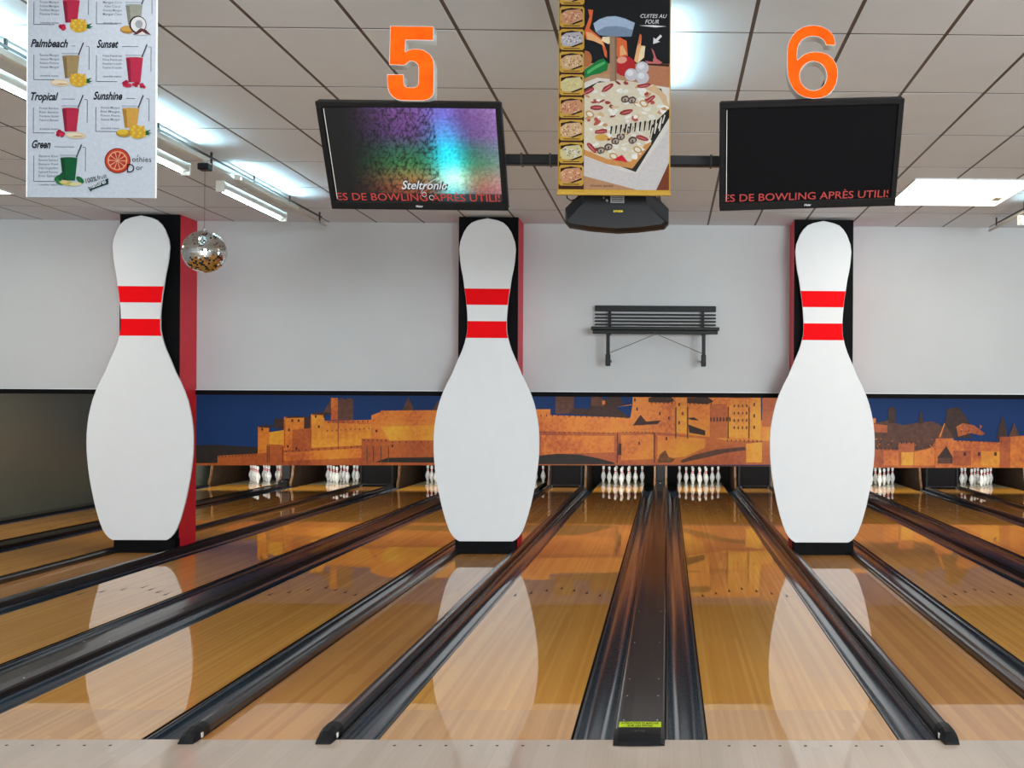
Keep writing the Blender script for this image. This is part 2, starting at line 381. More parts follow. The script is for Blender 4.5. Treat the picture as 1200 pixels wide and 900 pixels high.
# walkways between pairs (with rails)
SN = {-2: 'at the left wall', -1: 'under the left column', 0: 'under the middle column', 1: 'under the right column', 2: 'at the right'}
def rail_mesh(): return [(-.04, -.14), (-.04, .03), (-.034, .048), (-.018, .058), (.006, .060), (.026, .054), (.038, .040), (.04, .02), (.04, -.14)]
def rail(x, label):
    o = thing('divider_rail', (x, 0, 0), label, 'rail', 'rounded rails beside the walkways')
    MB().prism_y(rail_mesh(), .11, 17.18).build('rail_body', M_RAIL, o, smooth=False)
    pf = [(a*1.15, max(b, .0005)) for a, b in rail_mesh()]
    rings = [[(a*q, y, .0005+max(b-.0005, 0)*h_) for a, b in pf] for y, q, h_ in ((.12, 1, 1.08), (.04, 1.02, 1.05), (-.01, 1.0, .85), (-.05, .95, .55), (-.075, .9, .22), (-.085, .85, .03))]
    MB().loft(rings).build('nose_cap', M_BLK, o)
    return o
def clip(o, s):
    MB().rbox(-.004, .004, -.022, .0, .006, .034, .002).build('clip', M_ALU, o, loc=(s*.047, .03, .0))
for k in (-1, 0, 1, 2):
    xc = (k-.5)*P; wy = {-1: 'left', 0: 'middle', 1: 'right', 2: 'outermost right'}[k]
    o = thing('walkway', (xc, 0, 0), 'narrow wooden walkway running under the %s column' % wy if k < 2 else 'narrow wooden walkway off to the far right', 'walkway', 'wooden walkways')
    MB().box(-.32, .32, .004, 17.5, -.06, 0).build('walkway_surface', W_STRIP, o)
    for s, w_ in ((-1, 'left'), (1, 'right')):
        r = rail(xc+s*.367, 'black rounded rail on the %s side of the %s walkway' % (w_, wy if k < 2 else 'far right')); clip(r, 1 if k < 1 else -1)
# ledge by the left and right wall
seg('', MB().box(XL, LC[1]-LW/2-GW, 0.0, 17.5, -.14, .02).build('trim_3', M_RAIL), 'black ledge at the foot of the dark left wall')
seg('', MB().box(LC[10]+LW/2+GW, XR, 0.0, 17.5, -.14, .02).build('trim_4', M_RAIL), 'black ledge at the foot of the right wall')
# ------------------------------------------------------------------ columns and giant pin cutouts
CN = {-1: 'left', 0: 'middle', 1: 'right'}
for k in (-1, 0, 1):
    xc = (k-.5)*P
    o = thing('support_column', (xc, 7.2, 0), 'square %s column with a black front and red sides' % CN[k], 'column', 'hall columns', kind='structure')
    hw = .364
    MB().box(-hw+.02, hw-.02, .02, .47, 0.001, H).build('column_core', M_REDP, o)
    for s in (-1, 1): MB().box(s*hw-(.02 if s > 0 else 0), s*hw+(0 if s > 0 else .02), .012, .47, .06, H-.002).build('side_panel', M_REDP, o); COL.objects[-1]['label'] = 'red side panel'
    MB().box(-hw, hw, 0, .0118, .16, H-.002).build('front_panel', M_RUB, o)
    MB().box(-hw-.004, hw+.004, -.10, .03, .001, .165).build('plinth', M_RUB, o)
    for z in (3.7, 1.3): MB().box(-.25, .25, -.109, 0, z, z+.05).build('batten', M_RUB, o)
HWp = [(258.2, 6), (259.6, 12), (262.2, 18.5), (267, 23.5), (273.3, 27.5), (284.4, 31.7), (293.3, 32.8), (306.7, 31.7), (316, 30.3), (324.4, 28.5), (333, 27.2), (340, 26.3), (349, 24.9), (357.8, 24), (365, 23.3), (373.3, 22.8), (384.4, 22.8), (390, 23.2), (395.5, 24.4), (402, 26), (408.9, 28.3), (415, 30.8), (422.2, 34), (430, 37.3), (437.8, 40.4), (448, 45.8), (460, 51), (470, 54.6), (480, 57.2), (490, 59.2), (500, 60.5), (510, 61.2), (520, 61.3), (530, 61.1), (540, 60.3), (550, 59.2), (560, 57.8), (570, 56), (580, 54), (590, 51.8), (600, 49.2), (610, 46.2), (620, 42.4), (626, 38.5), (629.5, 35), (632, 31)]
SCP = 95.6
def hw_at(y):
    for (a, p), (b, q) in zip(HWp, HWp[1:]):
        if a <= y <= b: return p+(q-p)*(y-a)/(b-a)
    return HWp[-1][1]
zz = lambda y: .158+(632-y)/SCP
outl = [(h/SCP, zz(y)) for y, h in HWp]
outline = [(0, zz(257))]+outl+[(-x, z) for x, z in outl[::-1]]
for nm, xc in (('left', -6.225), ('middle', -2.05), ('right', 2.035)):
    o = thing('pin_cutout', (xc, 7.06, 0), 'giant white bowling pin cutout with two red bands on the %s column' % nm, 'pin sign', 'giant pin cutouts')
    b = MB().prism_y(outline, 0, .03); bb = b.build('board', M_WHT, o)
    md = bb.modifiers.new('b', 'BEVEL'); md.width = .004; md.segments = 1; md.limit_method = 'ANGLE'
    for y0, y1 in ((338.8, 357.6), (376.5, 396)):
        ys = [y0+(y1-y0)*i/6 for i in range(7)]
        pts = [((hw_at(y)-.25)/SCP, zz(y)) for y in ys]; pts = pts+[(-x, z) for x, z in pts[::-1]]
        MB().prism_y(pts, -.0015, -.0002).build('red_band', M_RED, o)
# ------------------------------------------------------------------ mural (masking unit)
def mx(x, y):
    d = x-700; return (-1.27+.0172*d+2e-7*d*d, 1.374+(500-y)*.01725+d*9e-5)
YM = 15.55
M_SKY = flat('1c3f78', .6); MATS['ink_1c3f78'] = M_SKY
def stone(name, a, b, c):
    m = bpy.data.materials.new(name); m.use_nodes = True; nt = m.node_tree; L = nt.links.new; N = nt.nodes.new
    bs = nt.nodes['Principled BSDF']; bs.inputs['Roughness'].default_value = .5
    tc = N('ShaderNodeTexCoord'); n = N('ShaderNodeTexNoise'); n.inputs['Scale'].default_value = .9; n.inputs['Detail'].default_value = 2; L(tc.outputs['Object'], n.inputs['Vector'])
    n2 = N('ShaderNodeTexNoise'); n2.inputs['Scale'].default_value = 14; n2.inputs['Detail'].default_value = 6; n2.inputs['Roughness'].default_value = .75; L(tc.outputs['Object'], n2.inputs['Vector'])
    mt = N('ShaderNodeMath'); mt.operation = 'MULTIPLY_ADD'; L(n2.outputs['Fac'], mt.inputs[0]); mt.inputs[1].default_value = .95
    mt2 = N('ShaderNodeMath'); mt2.operation = 'MULTIPLY_ADD'; L(n.outputs['Fac'], mt2.inputs[0]); mt2.inputs[1].default_value = 1.3; mt2.inputs[2].default_value = -.62
    L(mt2.outputs[0], mt.inputs[2]); r = N('ShaderNodeValToRGB'); e = r.color_ramp.elements
    e[0].color = lin(a); e[0].position = .2; e[1].color = lin(c); e[1].position = .85; k = e.new(.5); k.color = lin(b)
    L(mt.outputs[0], r.inputs['Fac']); L(r.outputs['Color'], bs.inputs['Base Color']); return m
ST = stone('mural_stone', 'b84a12', 'ea8420', 'f2a624'); STL = stone('mural_stone_yellow', 'd87818', 'f2a020', 'f8c832'); STD = stone('mural_stone_shade', '9a3a10', 'c05c18', 'd87820')
DK = mat('mural_roof', '3a2018', .6, var=.35, vscale=20); BR = mat('mural_brown', '5e3a2c', .6, var=.3, vscale=12); HL = mat('mural_hill', '241c18', .6, var=.3, vscale=10)
GR = mat('mural_foliage', '7a4a1c', .6, var=.5, vscale=18)
mur = thing('castle_mural', (-1.27, YM, .6), 'long printed mural of a floodlit walled castle at night above the pins', 'mural')
OX, OZ = -1.27, .6
mp_ = Print(step=.003, nstep=6e-5)
def q(pts): return [(mx(x, y)[0]-OX, mx(x, y)[1]-OZ) for x, y in pts]
def A(pts): return [(220+x/4, 450+y/4) for x, y in pts]
def B(pts): return [(600+x/3.75, 450+y/3.75) for x, y in pts]
def C(pts): return [(1000+x/6, 450+y/6) for x, y in pts]
zl, zr = q([(180, 544.5)])[0], q([(1350, 549)])[0]
mp_.poly([(zl[0], 0), (zr[0], 0), (zr[0], 1.62), (zl[0], 1.62)], M_SKY, 0)
def mpoly(pts, m, l): mp_.poly(q(pts), m, l)
def crenel(x0, y0, x1, y1, m, l, n, w=1.1, h=1.6):
    for i in range(n):
        t = (i+.5)/n; x = x0+(x1-x0)*t; y = y0+(y1-y0)*t; mpoly([(x-w, y+.2), (x+w, y+.2), (x+w, y-h), (x-w, y-h)], m, l)
# left stretch
mpoly(A([(-160, 290), (0, 288), (120, 284), (330, 296), (330, 378), (-160, 378)]), HL, 1)
mpoly(A([(328, 200), (380, 200), (380, 226), (450, 216), (450, 155), (545, 155), (545, 212), (577, 205), (577, 140), (640, 140), (640, 172), (860, 168), (860, 147), (905, 130), (905, 125), (1250, 122), (1700, 118), (1700, 378), (328, 378)]), ST, 2)
mpoly(A([(640, 180), (860, 190), (860, 290), (580, 300), (580, 150), (636, 150)]), STL, 3)
mpoly(A([(380, 226), (450, 216), (450, 290), (380, 286)]), STL, 3)
mpoly(A([(490, 215), (577, 207), (577, 300), (490, 305)]), STD, 3)
mpoly(A([(905, 200), (1250, 190), (1250, 262), (945, 265)]), STL, 3)
mpoly(A([(140, 335), (330, 325), (370, 322), (370, 282), (445, 284), (450, 312), (560, 300), (815, 287), (815, 256), (940, 258), (945, 266), (1250, 264), (1700, 264), (1700, 378), (140, 378)]), STD, 4)
mpoly(A([(450, 320), (815, 300), (815, 345), (450, 360)]), ST, 5)
mpoly(A([(860, 372), (940, 345), (1250, 342), (1500, 350), (1700, 372)]), HL, 6)
mpoly(A([(0, 370), (860, 366), (1700, 372), (1700, 380), (-160, 380)]), STD, 7)
mpoly(A([(670, 66), (702, 66), (702, 168), (670, 168)]), ST, 1); mpoly(A([(702, 75), (712, 75), (712, 68), (730, 68), (730, 75), (745, 75), (745, 68), (765, 68), (775, 76), (775, 168), (702, 168)]), BR, 1)
mpoly(A([(633, 135), (668, 76), (672, 140)]), BR, 1)
mpoly(A([(402, 202), (405, 165), (430, 160), (450, 168), (450, 216)]), DK, 3); mpoly(A([(545, 210), (545, 158), (575, 148), (577, 205)]), DK, 3)
mpoly(A([(452, 160), (480, 150), (545, 152), (545, 158)]), DK, 4); mpoly(A([(577, 143), (610, 132), (665, 134), (678, 142), (640, 146)]), DK, 4)
mpoly(A([(328, 203), (350, 192), (425, 196), (380, 206)]), DK, 4)
mpoly(A([(1003, 128), (1033, 62), (1062, 124)]), BR, 1); mpoly(A([(1145, 124), (1172, 78), (1200, 124)]), BR, 1)
for x in (452, 575, 703): mpoly(A([(x, 165), (x+5, 165), (x+5, 300), (x, 300)]), STD, 5)
for x in (380, 372, 445, 840, 870, 905, 940): mpoly(A([(x, 290), (x+4, 290), (x+4, 366), (x, 368)]), BR, 6)
for x, y in ((475, 215), (615, 200), (600, 152), (640, 152), (490, 172), (520, 172), (470, 292), (510, 302), (885, 220), (960, 290), (350, 212)): mpoly(A([(x-4, y-6), (x+4, y-6), (x+4, y+6), (x-4, y+6)]), DK, 6)
crenel(381, 505.5, 435, 502.5, DK, 5, 10, .5, 1.4); crenel(447, 481.5, 640, 479.5, DK, 5, 18, .45, 2.4); crenel(255, 534, 302, 531.5, DK, 5, 12, .45, -2.0)
crenel(332, 528, 423, 522, DK, 5, 12, .5, -2.2); crenel(424, 514.5, 455, 515, DK, 5, 6, .5, -2.4); crenel(456, 517, 640, 516.5, DK, 5, 22, .5, -2.0); crenel(382, 493.5, 434, 492.5, DK, 5, 9, .5, -2.2)
# middle stretch
mpoly(B([(-40, 128), (90, 134), (520, 148), (530, 92), (455, 102), (530, 88), (530, 40), (1095, 40), (1095, 160), (1145, 160), (1600, 150), (1600, 355), (-40, 355)]), ST, 1)
mpoly(B([(190, 40), (272, 40), (272, 128), (190, 132)]), BR, 1)
mpoly(B([(250, 132), (272, 106), (340, 110), (345, 80), (380, 50), (412, 70), (440, 48), (470, 52), (492, 88), (455, 102), (520, 150)]), DK, 2)
mpoly(B([(345, 60), (372, 50), (410, 75), (405, 100), (350, 96)]), BR, 3); mpoly(B([(395, 75), (408, 72), (410, 88), (398, 92)]), ST, 4)
mpoly(B([(1095, 40), (1160, 40), (1160, 122), (1095, 128)]), M_SKY, 2); mpoly(B([(1095, 128), (1160, 122), (1160, 158), (1095, 160)]), BR, 3)
mpoly(B([(600, 62), (640, 50), (700, 58), (715, 74), (690, 82), (600, 80)]), DK, 3); mpoly(B([(770, 60), (860, 58), (886, 76), (860, 88), (770, 84)]), DK, 3)
mpoly(B([(530, 185), (565, 135), (590, 165), (655, 160), (640, 176), (540, 182)]), DK, 3); mpoly(B([(770, 150), (800, 146), (822, 160), (790, 158)]), DK, 3); mpoly(B([(775, 178), (850, 205), (850, 226), (780, 214)]), DK, 3)
mpoly(B([(720, 50), (768, 50), (768, 216), (720, 212)]), STL, 2); mpoly(B([(960, 66), (1040, 62), (1040, 240), (948, 232)]), STL, 2); mpoly(B([(1044, 56), (1093, 56), (1093, 246), (1044, 240)]), STL, 2)
mpoly(B([(870, 90), (945, 86), (945, 236), (870, 240)]), STD, 2); mpoly(B([(630, 90), (716, 88), (716, 200), (630, 190)]), ST, 2)
mpoly(B([(-40, 208), (120, 208), (460, 214), (470, 212), (630, 212), (720, 218), (860, 232), (950, 250), (1100, 250), (1600, 250), (1600, 355), (-40, 355)]), STD, 3)
mpoly(B([(130, 225), (450, 228), (450, 300), (130, 310)]), ST, 4); mpoly(B([(480, 225), (622, 222), (622, 330), (480, 335)]), ST, 4); mpoly(B([(1030, 262), (1100, 255), (1100, 345), (1030, 345)]), STL, 4)
mpoly(B([(640, 225), (850, 240), (850, 280), (760, 320), (640, 330)]), ST, 4)
mpoly(B([(-40, 318), (90, 318), (200, 306), (300, 310), (380, 326), (450, 345), (450, 352), (-40, 352)]), HL, 5)
mpoly(B([(740, 338), (800, 312), (900, 288), (1025, 276), (1030, 290), (940, 302), (860, 322), (790, 336), (750, 346)]), BR, 5)
mpoly(B([(640, 345), (650, 310), (675, 290), (690, 320), (720, 330), (700, 346)]), GR, 5)
for x in (462, 625, 718, 770, 948, 1040): mpoly(B([(x, 100 if x > 700 else 214), (x+5, 100 if x > 700 else 214), (x+5, 240 if x > 700 else 345), (x, 240 if x > 700 else 345)]), BR, 5)
mpoly(B([(470, 260), (482, 262), (482, 312), (466, 312)]), DK, 6)
crenel(624, 487.5, 738, 490.5, DK, 5, 17, .5, 2.4); crenel(630, 507, 722, 508.5, DK, 5, 16, .4, 1.6); crenel(726, 476, 742, 474, DK, 5, 5, .4, 2); crenel(761, 473, 790, 473, DK, 5, 6, .5, 2.6); crenel(806, 474, 836, 474, DK, 5, 6, .5, 2.6); crenel(728, 507, 768, 507.5, DK, 5, 9, .4, 1.6); crenel(850, 517, 895, 518, DK, 5, 9, .5, 2); crenel(743, 497, 768, 496, DK, 5, 5, .5, 2.2)
for i in range(7): mpoly(B([(872+i*14, 146), (877+i*14, 146), (877+i*14, 164), (872+i*14, 164)]), DK, 6)
for i in range(4):
    for j in range(4): mpoly(B([(975+i*18, 90+j*32), (980+i*18, 90+j*32), (980+i*18, 102+j*32), (975+i*18, 102+j*32)]), BR, 6)
for x, y in ((540, 70), (550, 110), (735, 90), (750, 130), (735, 170), (1065, 90), (1065, 140), (1065, 190), (650, 130), (690, 150), (680, 240), (560, 260)): mpoly(B([(x-3, y-7), (x+3, y-7), (x+3, y+7), (x-3, y+7)]), DK, 6)
# right stretch
mpoly(C([(-560, 260), (125, 280), (240, 255), (350, 290), (460, 270), (560, 262), (640, 300), (640, 470), (-560, 470)]), BR, 2)
mpoly(C([(-80, 40), (-640, 40), (-640, 300), (-80, 300)]), STD, 2)
mpoly(C([(245, 170), (270, 160), (298, 170), (298, 275), (245, 275)]), DK, 2); mpoly(C([(455, 278), (475, 180), (500, 278)]), DK, 2)
mpoly(C([(640, 380), (655, 200), (665, 170), (750, 165), (765, 200), (790, 220), (820, 285), (830, 380)]), DK, 2); mpoly(C([(1008, 390), (1025, 300), (1050, 215), (1075, 300), (1090, 390)]), DK, 2)
mpoly(C([(725, 300), (770, 275), (850, 290), (930, 350), (900, 362), (830, 345), (740, 370)]), STD, 3)
mpoly(C([(130, 278), (240, 290), (240, 342), (130, 338)]), STD, 3); mpoly(C([(245, 295), (355, 298), (355, 345), (245, 345)]), BR, 3)
mpoly(C([(-160, 470), (125, 460), (220, 455), (320, 462), (320, 415), (430, 412), (430, 470), (540, 455), (580, 400), (580, 590), (-160, 590)]), STD, 4)
mpoly(C([(340, 480), (425, 480), (425, 572), (340, 572)]), STL, 5); mpoly(C([(215, 470), (320, 470), (320, 574), (215, 574)]), ST, 5); mpoly(C([(430, 480), (575, 440), (575, 574), (430, 574)]), ST, 5)
mpoly(C([(580, 378), (706, 378), (706, 590), (580, 590)]), ST, 5); mpoly(C([(578, 382), (640, 272), (708, 382)]), BR, 6); mpoly(C([(600, 375), (640, 275), (645, 278), (615, 376)]), ST, 7)
mpoly(C([(706, 396), (1062, 412), (1062, 590), (706, 590)]), ST, 5); mpoly(C([(706, 470), (830, 470), (830, 574), (706, 574)]), STD, 6); mpoly(C([(900, 470), (1060, 480), (1060, 574), (900, 574)]), STL, 6)
mpoly(C([(1030, 370), (1105, 370), (1105, 590), (1030, 590)]), STD, 7); mpoly(C([(1105, 366), (2100, 340), (2100, 590), (1105, 590)]), ST, 7); mpoly(C([(1092, 372), (1130, 272), (1170, 366)]), BR, 8)
mpoly(C([(590, 520), (655, 435), (702, 520)]), DK, 8); mpoly(C([(595, 520), (700, 520), (700, 560), (595, 560)]), BR, 8)
crenel(1120, 517.5, 1176, 519, DK, 8, 11, .5, 2.4); crenel(1022, 527, 1053, 527, DK, 8, 7, .6, 2.2); crenel(1054, 520, 1071, 520, DK, 8, 3, .6, 3); crenel(1072, 528, 1095, 522, DK, 8, 5, .5, 2)
for x in (785, 885, 1000): mpoly(C([(x-9, 480), (x+9, 480), (x+9, 505), (x-9, 505)]), DK, 8)
for i in range(26):
    x, y = random.uniform(130, 560), random.uniform(370, 450); mpoly(C([(x, y), (x+random.uniform(6, 18), y-4), (x+8, y+random.uniform(4, 12))]), random.choice([ST, DK, GR, STD]), 6)
for i in range(30):
    x, y = random.uniform(740, 900), random.uniform(290, 350); mpoly(C([(x, y), (x+10, y-6), (x+6, y+8)]), random.choice([ST, DK, GR, STD]), 4)
mp_.build('printed_scene', mur)
MB().box(zl[0], zr[0], .001, .03, 0, 1.62).build('backing_board', M_PIT, mur)
MB().rbox(zl[0], zr[0], -.02, .03, -.014, .0, .003).build('bottom_trim', mat('brown_edge', '7a5438', .6, spec=.2), mur)
# ------------------------------------------------------------------ pin end: kickbacks, return housings, pins
def kick(x, label):
    o = thing('kickback_panel', (x, 17.5, 0), label, 'partition', 'partitions between the pin decks')
    pr = [(.0, -.16), (.0, .06), (.10, .20), (.16, .45), (.18, .78), (2.2, .78), (2.2, -.16)]
    MB().prism_x(pr, -.018, .018).build('panel', mat('dark_stained_panel', '3a2a1d', .6, var=.3, vscale=8, spec=.2), o)
    ed = [(-.006, -.16), (-.006, .062), (.094, .204), (.152, .452), (.172, .78), (.205, .78), (.19, .45), (.13, .19), (.03, .05), (.03, -.16)]
    MB().prism_x(ed, -.024, .024).build('edge_band', M_TAN, o)
    return o
for n in range(1, 11):
    for s, w_ in ((-1, 'left'), (1, 'right')):
        inner = (n % 2 == 1 and s > 0) or (n % 2 == 0 and s < 0)
        x = LC[n]+s*(LW/2+(.245 if inner else .235))
        kick(x, 'brown-edged partition %s of the pins on the %s' % (w_, LN[n]))
for k in (-1, 0, 1, 2):
    xc = (k-.5)*P; nm = ('behind the %s column' % CN[k]) if k in CN else 'far right of the lanes'
    o = thing('machine_housing', (xc, 17.3, 0), 'black rounded machine housing %s at the pin end' % nm, 'housing', 'black housings at the pin end')
    pr = [(-.350, .02), (-.360, .25), (-.362, .5), (-.362, .76), (.362, .76), (.362, .5), (.36, .25), (.35, .02), (.31, -.0), (-.31, 0)]
    rings = [[(a*f_, y, b if b > 0.03 else b+.01) for a, b in pr] for y, f_ in ((.0, .93), (.05, 1), (.6, 1))]
    MB().loft(rings).build('shell', M_RUB, o)
    for s in (-1, 1):
        MB().box(s*.30-.02, s*.30+.02, -.09, .0, .001, .05).build('foot', M_DKM, o)
        MB().rbox(s*.335-.02, s*.335+.02, -.03, .02, .02, .76, .006).build('edge_strip', M_BLK, o)
    MB().tube([(-.34, -.06, .06), (.34, -.06, .06)], .010, 8).build('cross_bar', M_BLK, o)
for k in range(-2, 3):
    o = thing('return_door', (k*P, 17.45, 0), 'dark ball return door '+PN[k].split(',')[0]+' at the pin end', 'housing', 'ball return doors')
    MB().box(-.085, .085, .1, .5, 0.0, .78).build('shell', M_PIT, o)
    MB().prism_y([(-.09, .0), (-.09, .10), (-.05, .15), (.05, .15), (.09, .10), (.09, .0)], -.1, .1).build('ball_hood', M_BLK, o)
    MB().lathe([(.012, 0), (.012, .01)], 10).build('latch', M_STEEL, o, loc=(0, -.12, .1))
prof_pin = [(.0245, 0), (.0257, .004), (.028, .012), (.0396, .057), (.0530, .086), (.0600, .114), (.0583, .149), (.0460, .191), (.0320, .222), (.0255, .244), (.0233, .256), (.0228, .262), (.0234, .274), (.0241, .288), (.0256, .299), (.0305, .323), (.0323, .343), (.0300, .362), (.022, .375), (.010, .3805)]
b = MB().lathe(prof_pin, 14, mis=[0]*8+[0, 1, 0, 0, 1, 0, 0, 0, 0, 0, 0])
pin0 = b.build('bowling_pin', [M_PIN, M_RED], smooth=True)
ROW = {(0, 0): 'front pin', (1, 0): 'second-row left pin', (1, 1): 'second-row right pin', (2, 0): 'third-row left pin', (2, 1): 'third-row middle pin', (2, 2): 'third-row right pin',
       (3, 0): 'back-row outermost left pin', (3, 1): 'back-row inner left pin', (3, 2): 'back-row inner right pin', (3, 3): 'back-row outermost right pin'}
used = False
for n in range(1, 10):
    for (r, i), t in ROW.items():
        o = pin0.copy() if used else pin0
        if used: COL.objects.link(o)
        used = True
        o.location = (LC[n]+(i-r/2)*.3048, 18.29+r*.264, 0); o.rotation_euler = (0, 0, random.uniform(0, 6))
        tag(o, 'white %s on the %s' % (t, LN[n]), 'bowling pin', 'racked pins at the end of the lanes')
# ------------------------------------------------------------------ bench on the upper wall
bo = thing('park_bench', (0, 7.12, 2.30), 'dark green slatted bench mounted high on the grey wall', 'bench')
bx0, bx1 = -.775, .755
def bz(v): return 3.075-(v-103)/7.5*.01065-2.30
SL = 'slat'
for v0, v1 in ((103, 155), (174, 190), (204, 220), (234, 250), (264, 280), (291, 300)):
    MB().rbox(bx0, bx1-.005, .40, .425, bz(v1), bz(v0), .003).build('slat', M_GREEN, bo)
for i, y in enumerate((.0, .09, .18, .27)):
    MB().rbox(bx0-(.02 if i == 0 else 0), bx1+(.02 if i == 0 else 0), y, y+.07, bz(340), bz(310), .006).build('slat', M_GREEN, bo)
MB().rbox(bx0, bx1, .015, .05, bz(372), bz(341), .004).build('apron', M_GREEN, bo)
for x in (-.59, .585):
    MB().rbox(x-.022, x+.022, .05, .09, .12, bz(345), .004).build('leg', M_GREEN, bo)
    MB().rbox(x-.030, x+.030, .04, .11, 0, .145, .006).build('foot', M_GREEN, bo)
    MB().rbox(x-.018, x+.018, .05, .42, bz(365), bz(343), .004).build('seat_support', M_GREEN, bo)
    MB().rbox(x-.018, x+.018, .428, .46, bz(365), bz(120), .004).build('back_support', M_GREEN, bo)
    MB().rbox(x-.03, x+.03, .46, .548, .45, .50, .004).rbox(x-.02, x+.02, .09, .548, .06, .09, .004).build('wall_bracket', M_GREEN, bo)
MB().tube([(-.57, .07, .16), (-.03, .07, bz(378))], .004, 6).tube([(.57, .07, .16), (.03, .07, bz(378))], .004, 6).build('brace', M_DKM, bo)
MB().lathe([(.012, 0), (.008, .008)], 10).build('bolt', M_TAN, bo, loc=(-.02, .008, bz(360)))
ws = thing('wall_sensor', (-.02, 7.67, 4.03), 'tiny white sensor on the upper wall under the ceiling', 'sensor'); MB().rbox(-.02, .02, -.03, 0, -.005, .07, .004).build('case', M_ALU, ws); MB().lathe([(.01, 0), (.006, .006)], 8).build('lens', M_BLK, ws, loc=(0, -.034, .02))
# ------------------------------------------------------------------ score screens, bar and numbers
M_SCR = mat('dark_screen', '0d0c0e', .6, spec=.05, var=0)
M_RLED = mat('red_ticker', 'ff2412', emit=.42, var=0)
M_BEZ = mat('bezel_black', '09090a', .5, spec=.2)
def screen_colour(u, v):
    n = lambda a, b, c=0: noise.noise(Vector((a, b, c)))
    L = lambda t, e0, e1: max(0, min(1, (t-e0)/(e1-e0)))
    st = [(0, (.13, .07, .05)), (.14, (.38, .17, .10)), (.26, (.34, .26, .13)), (.42, (.10, .27, .13)), (.56, (.09, .21, .17)), (.72, (.20, .12, .27)), (.92, (.24, .13, .30)), (1, (.27, .17, .35))]
    for (a, ca), (b, cb) in zip(st, st[1:]):
        if a <= v <= b: t = (v-a)/(b-a); c = [x+(y-x)*t for x, y in zip(ca, cb)]; break
    fade = L(u, .10, .42)**1.1; c = [x*(.03+1.15*fade)+.006 for x in c]
    d = (u-.70+.04*(v-.5))/.10; gl = math.exp(-d*d)*(.35+.65*math.exp(-((v-.42)/.42)**2)); gl2 = math.exp(-((u-.72)/.08)**2-((v-.26)/.13)**2)
    top = (.30, .42, .95); mid = (.05, .80, .95); t = L(v, .55, .95); g = [m_+(p_-m_)*t for m_, p_ in zip(mid, top)]
    c = [x*(1-.8*gl)+y*gl*.95 for x, y in zip(c, g)]; c = [x+y*gl2 for x, y in zip(c, (.55, .35, .12))]
    r = L(u, .8, 1.0); c = [x*(1-.3*r)+y*r*.5 for x, y in zip(c, (.42, .36, .52))]
    k = abs(n(u*38, v*17))*.9+abs(n(u*80, v*34, 5))*.6; f = 1-.8*max(0, .34-k)*(1.7 if u < .64 else .4)*2; f *= 1+.25*n(u*60, v*55, 9)
    if v < .09: f *= .35
    return [min(1.1, max(0, x*f)*1.25)**1.75 for x in c]
def ticker(o, w_, x0, x1, z, h_, y):
    vs, fs = text_polys('ES DE BOWLING APRÈS UTILIS', 1, bold=.006)
    a = min(v[0] for v in vs); wd = text_width(vs); k = (x1-x0)*1.025/wd; xoff = x0-.006
    bm = bmesh.new(); vv = [bm.verts.new(((v[0]-a)*k+xoff, y, z+v[1]*h_/.72)) for v in vs]
    for f in fs:
        try: bm.faces.new([vv[i] for i in f])
        except ValueError: pass
    for cx_, sg in ((x0, -1), (x1, 1)):
        bmesh.ops.bisect_plane(bm, geom=bm.verts[:]+bm.edges[:]+bm.faces[:], plane_co=(cx_, 0, 0), plane_no=(sg, 0, 0), clear_outer=True)
    me = bpy.data.meshes.new('ticker_text'); bm.to_mesh(me); bm.free(); me.materials.append(M_RLED)
    t = bpy.data.objects.new('ticker_text', me); COL.objects.link(t); t.parent = o; tag(t, 'red scrolling letters')
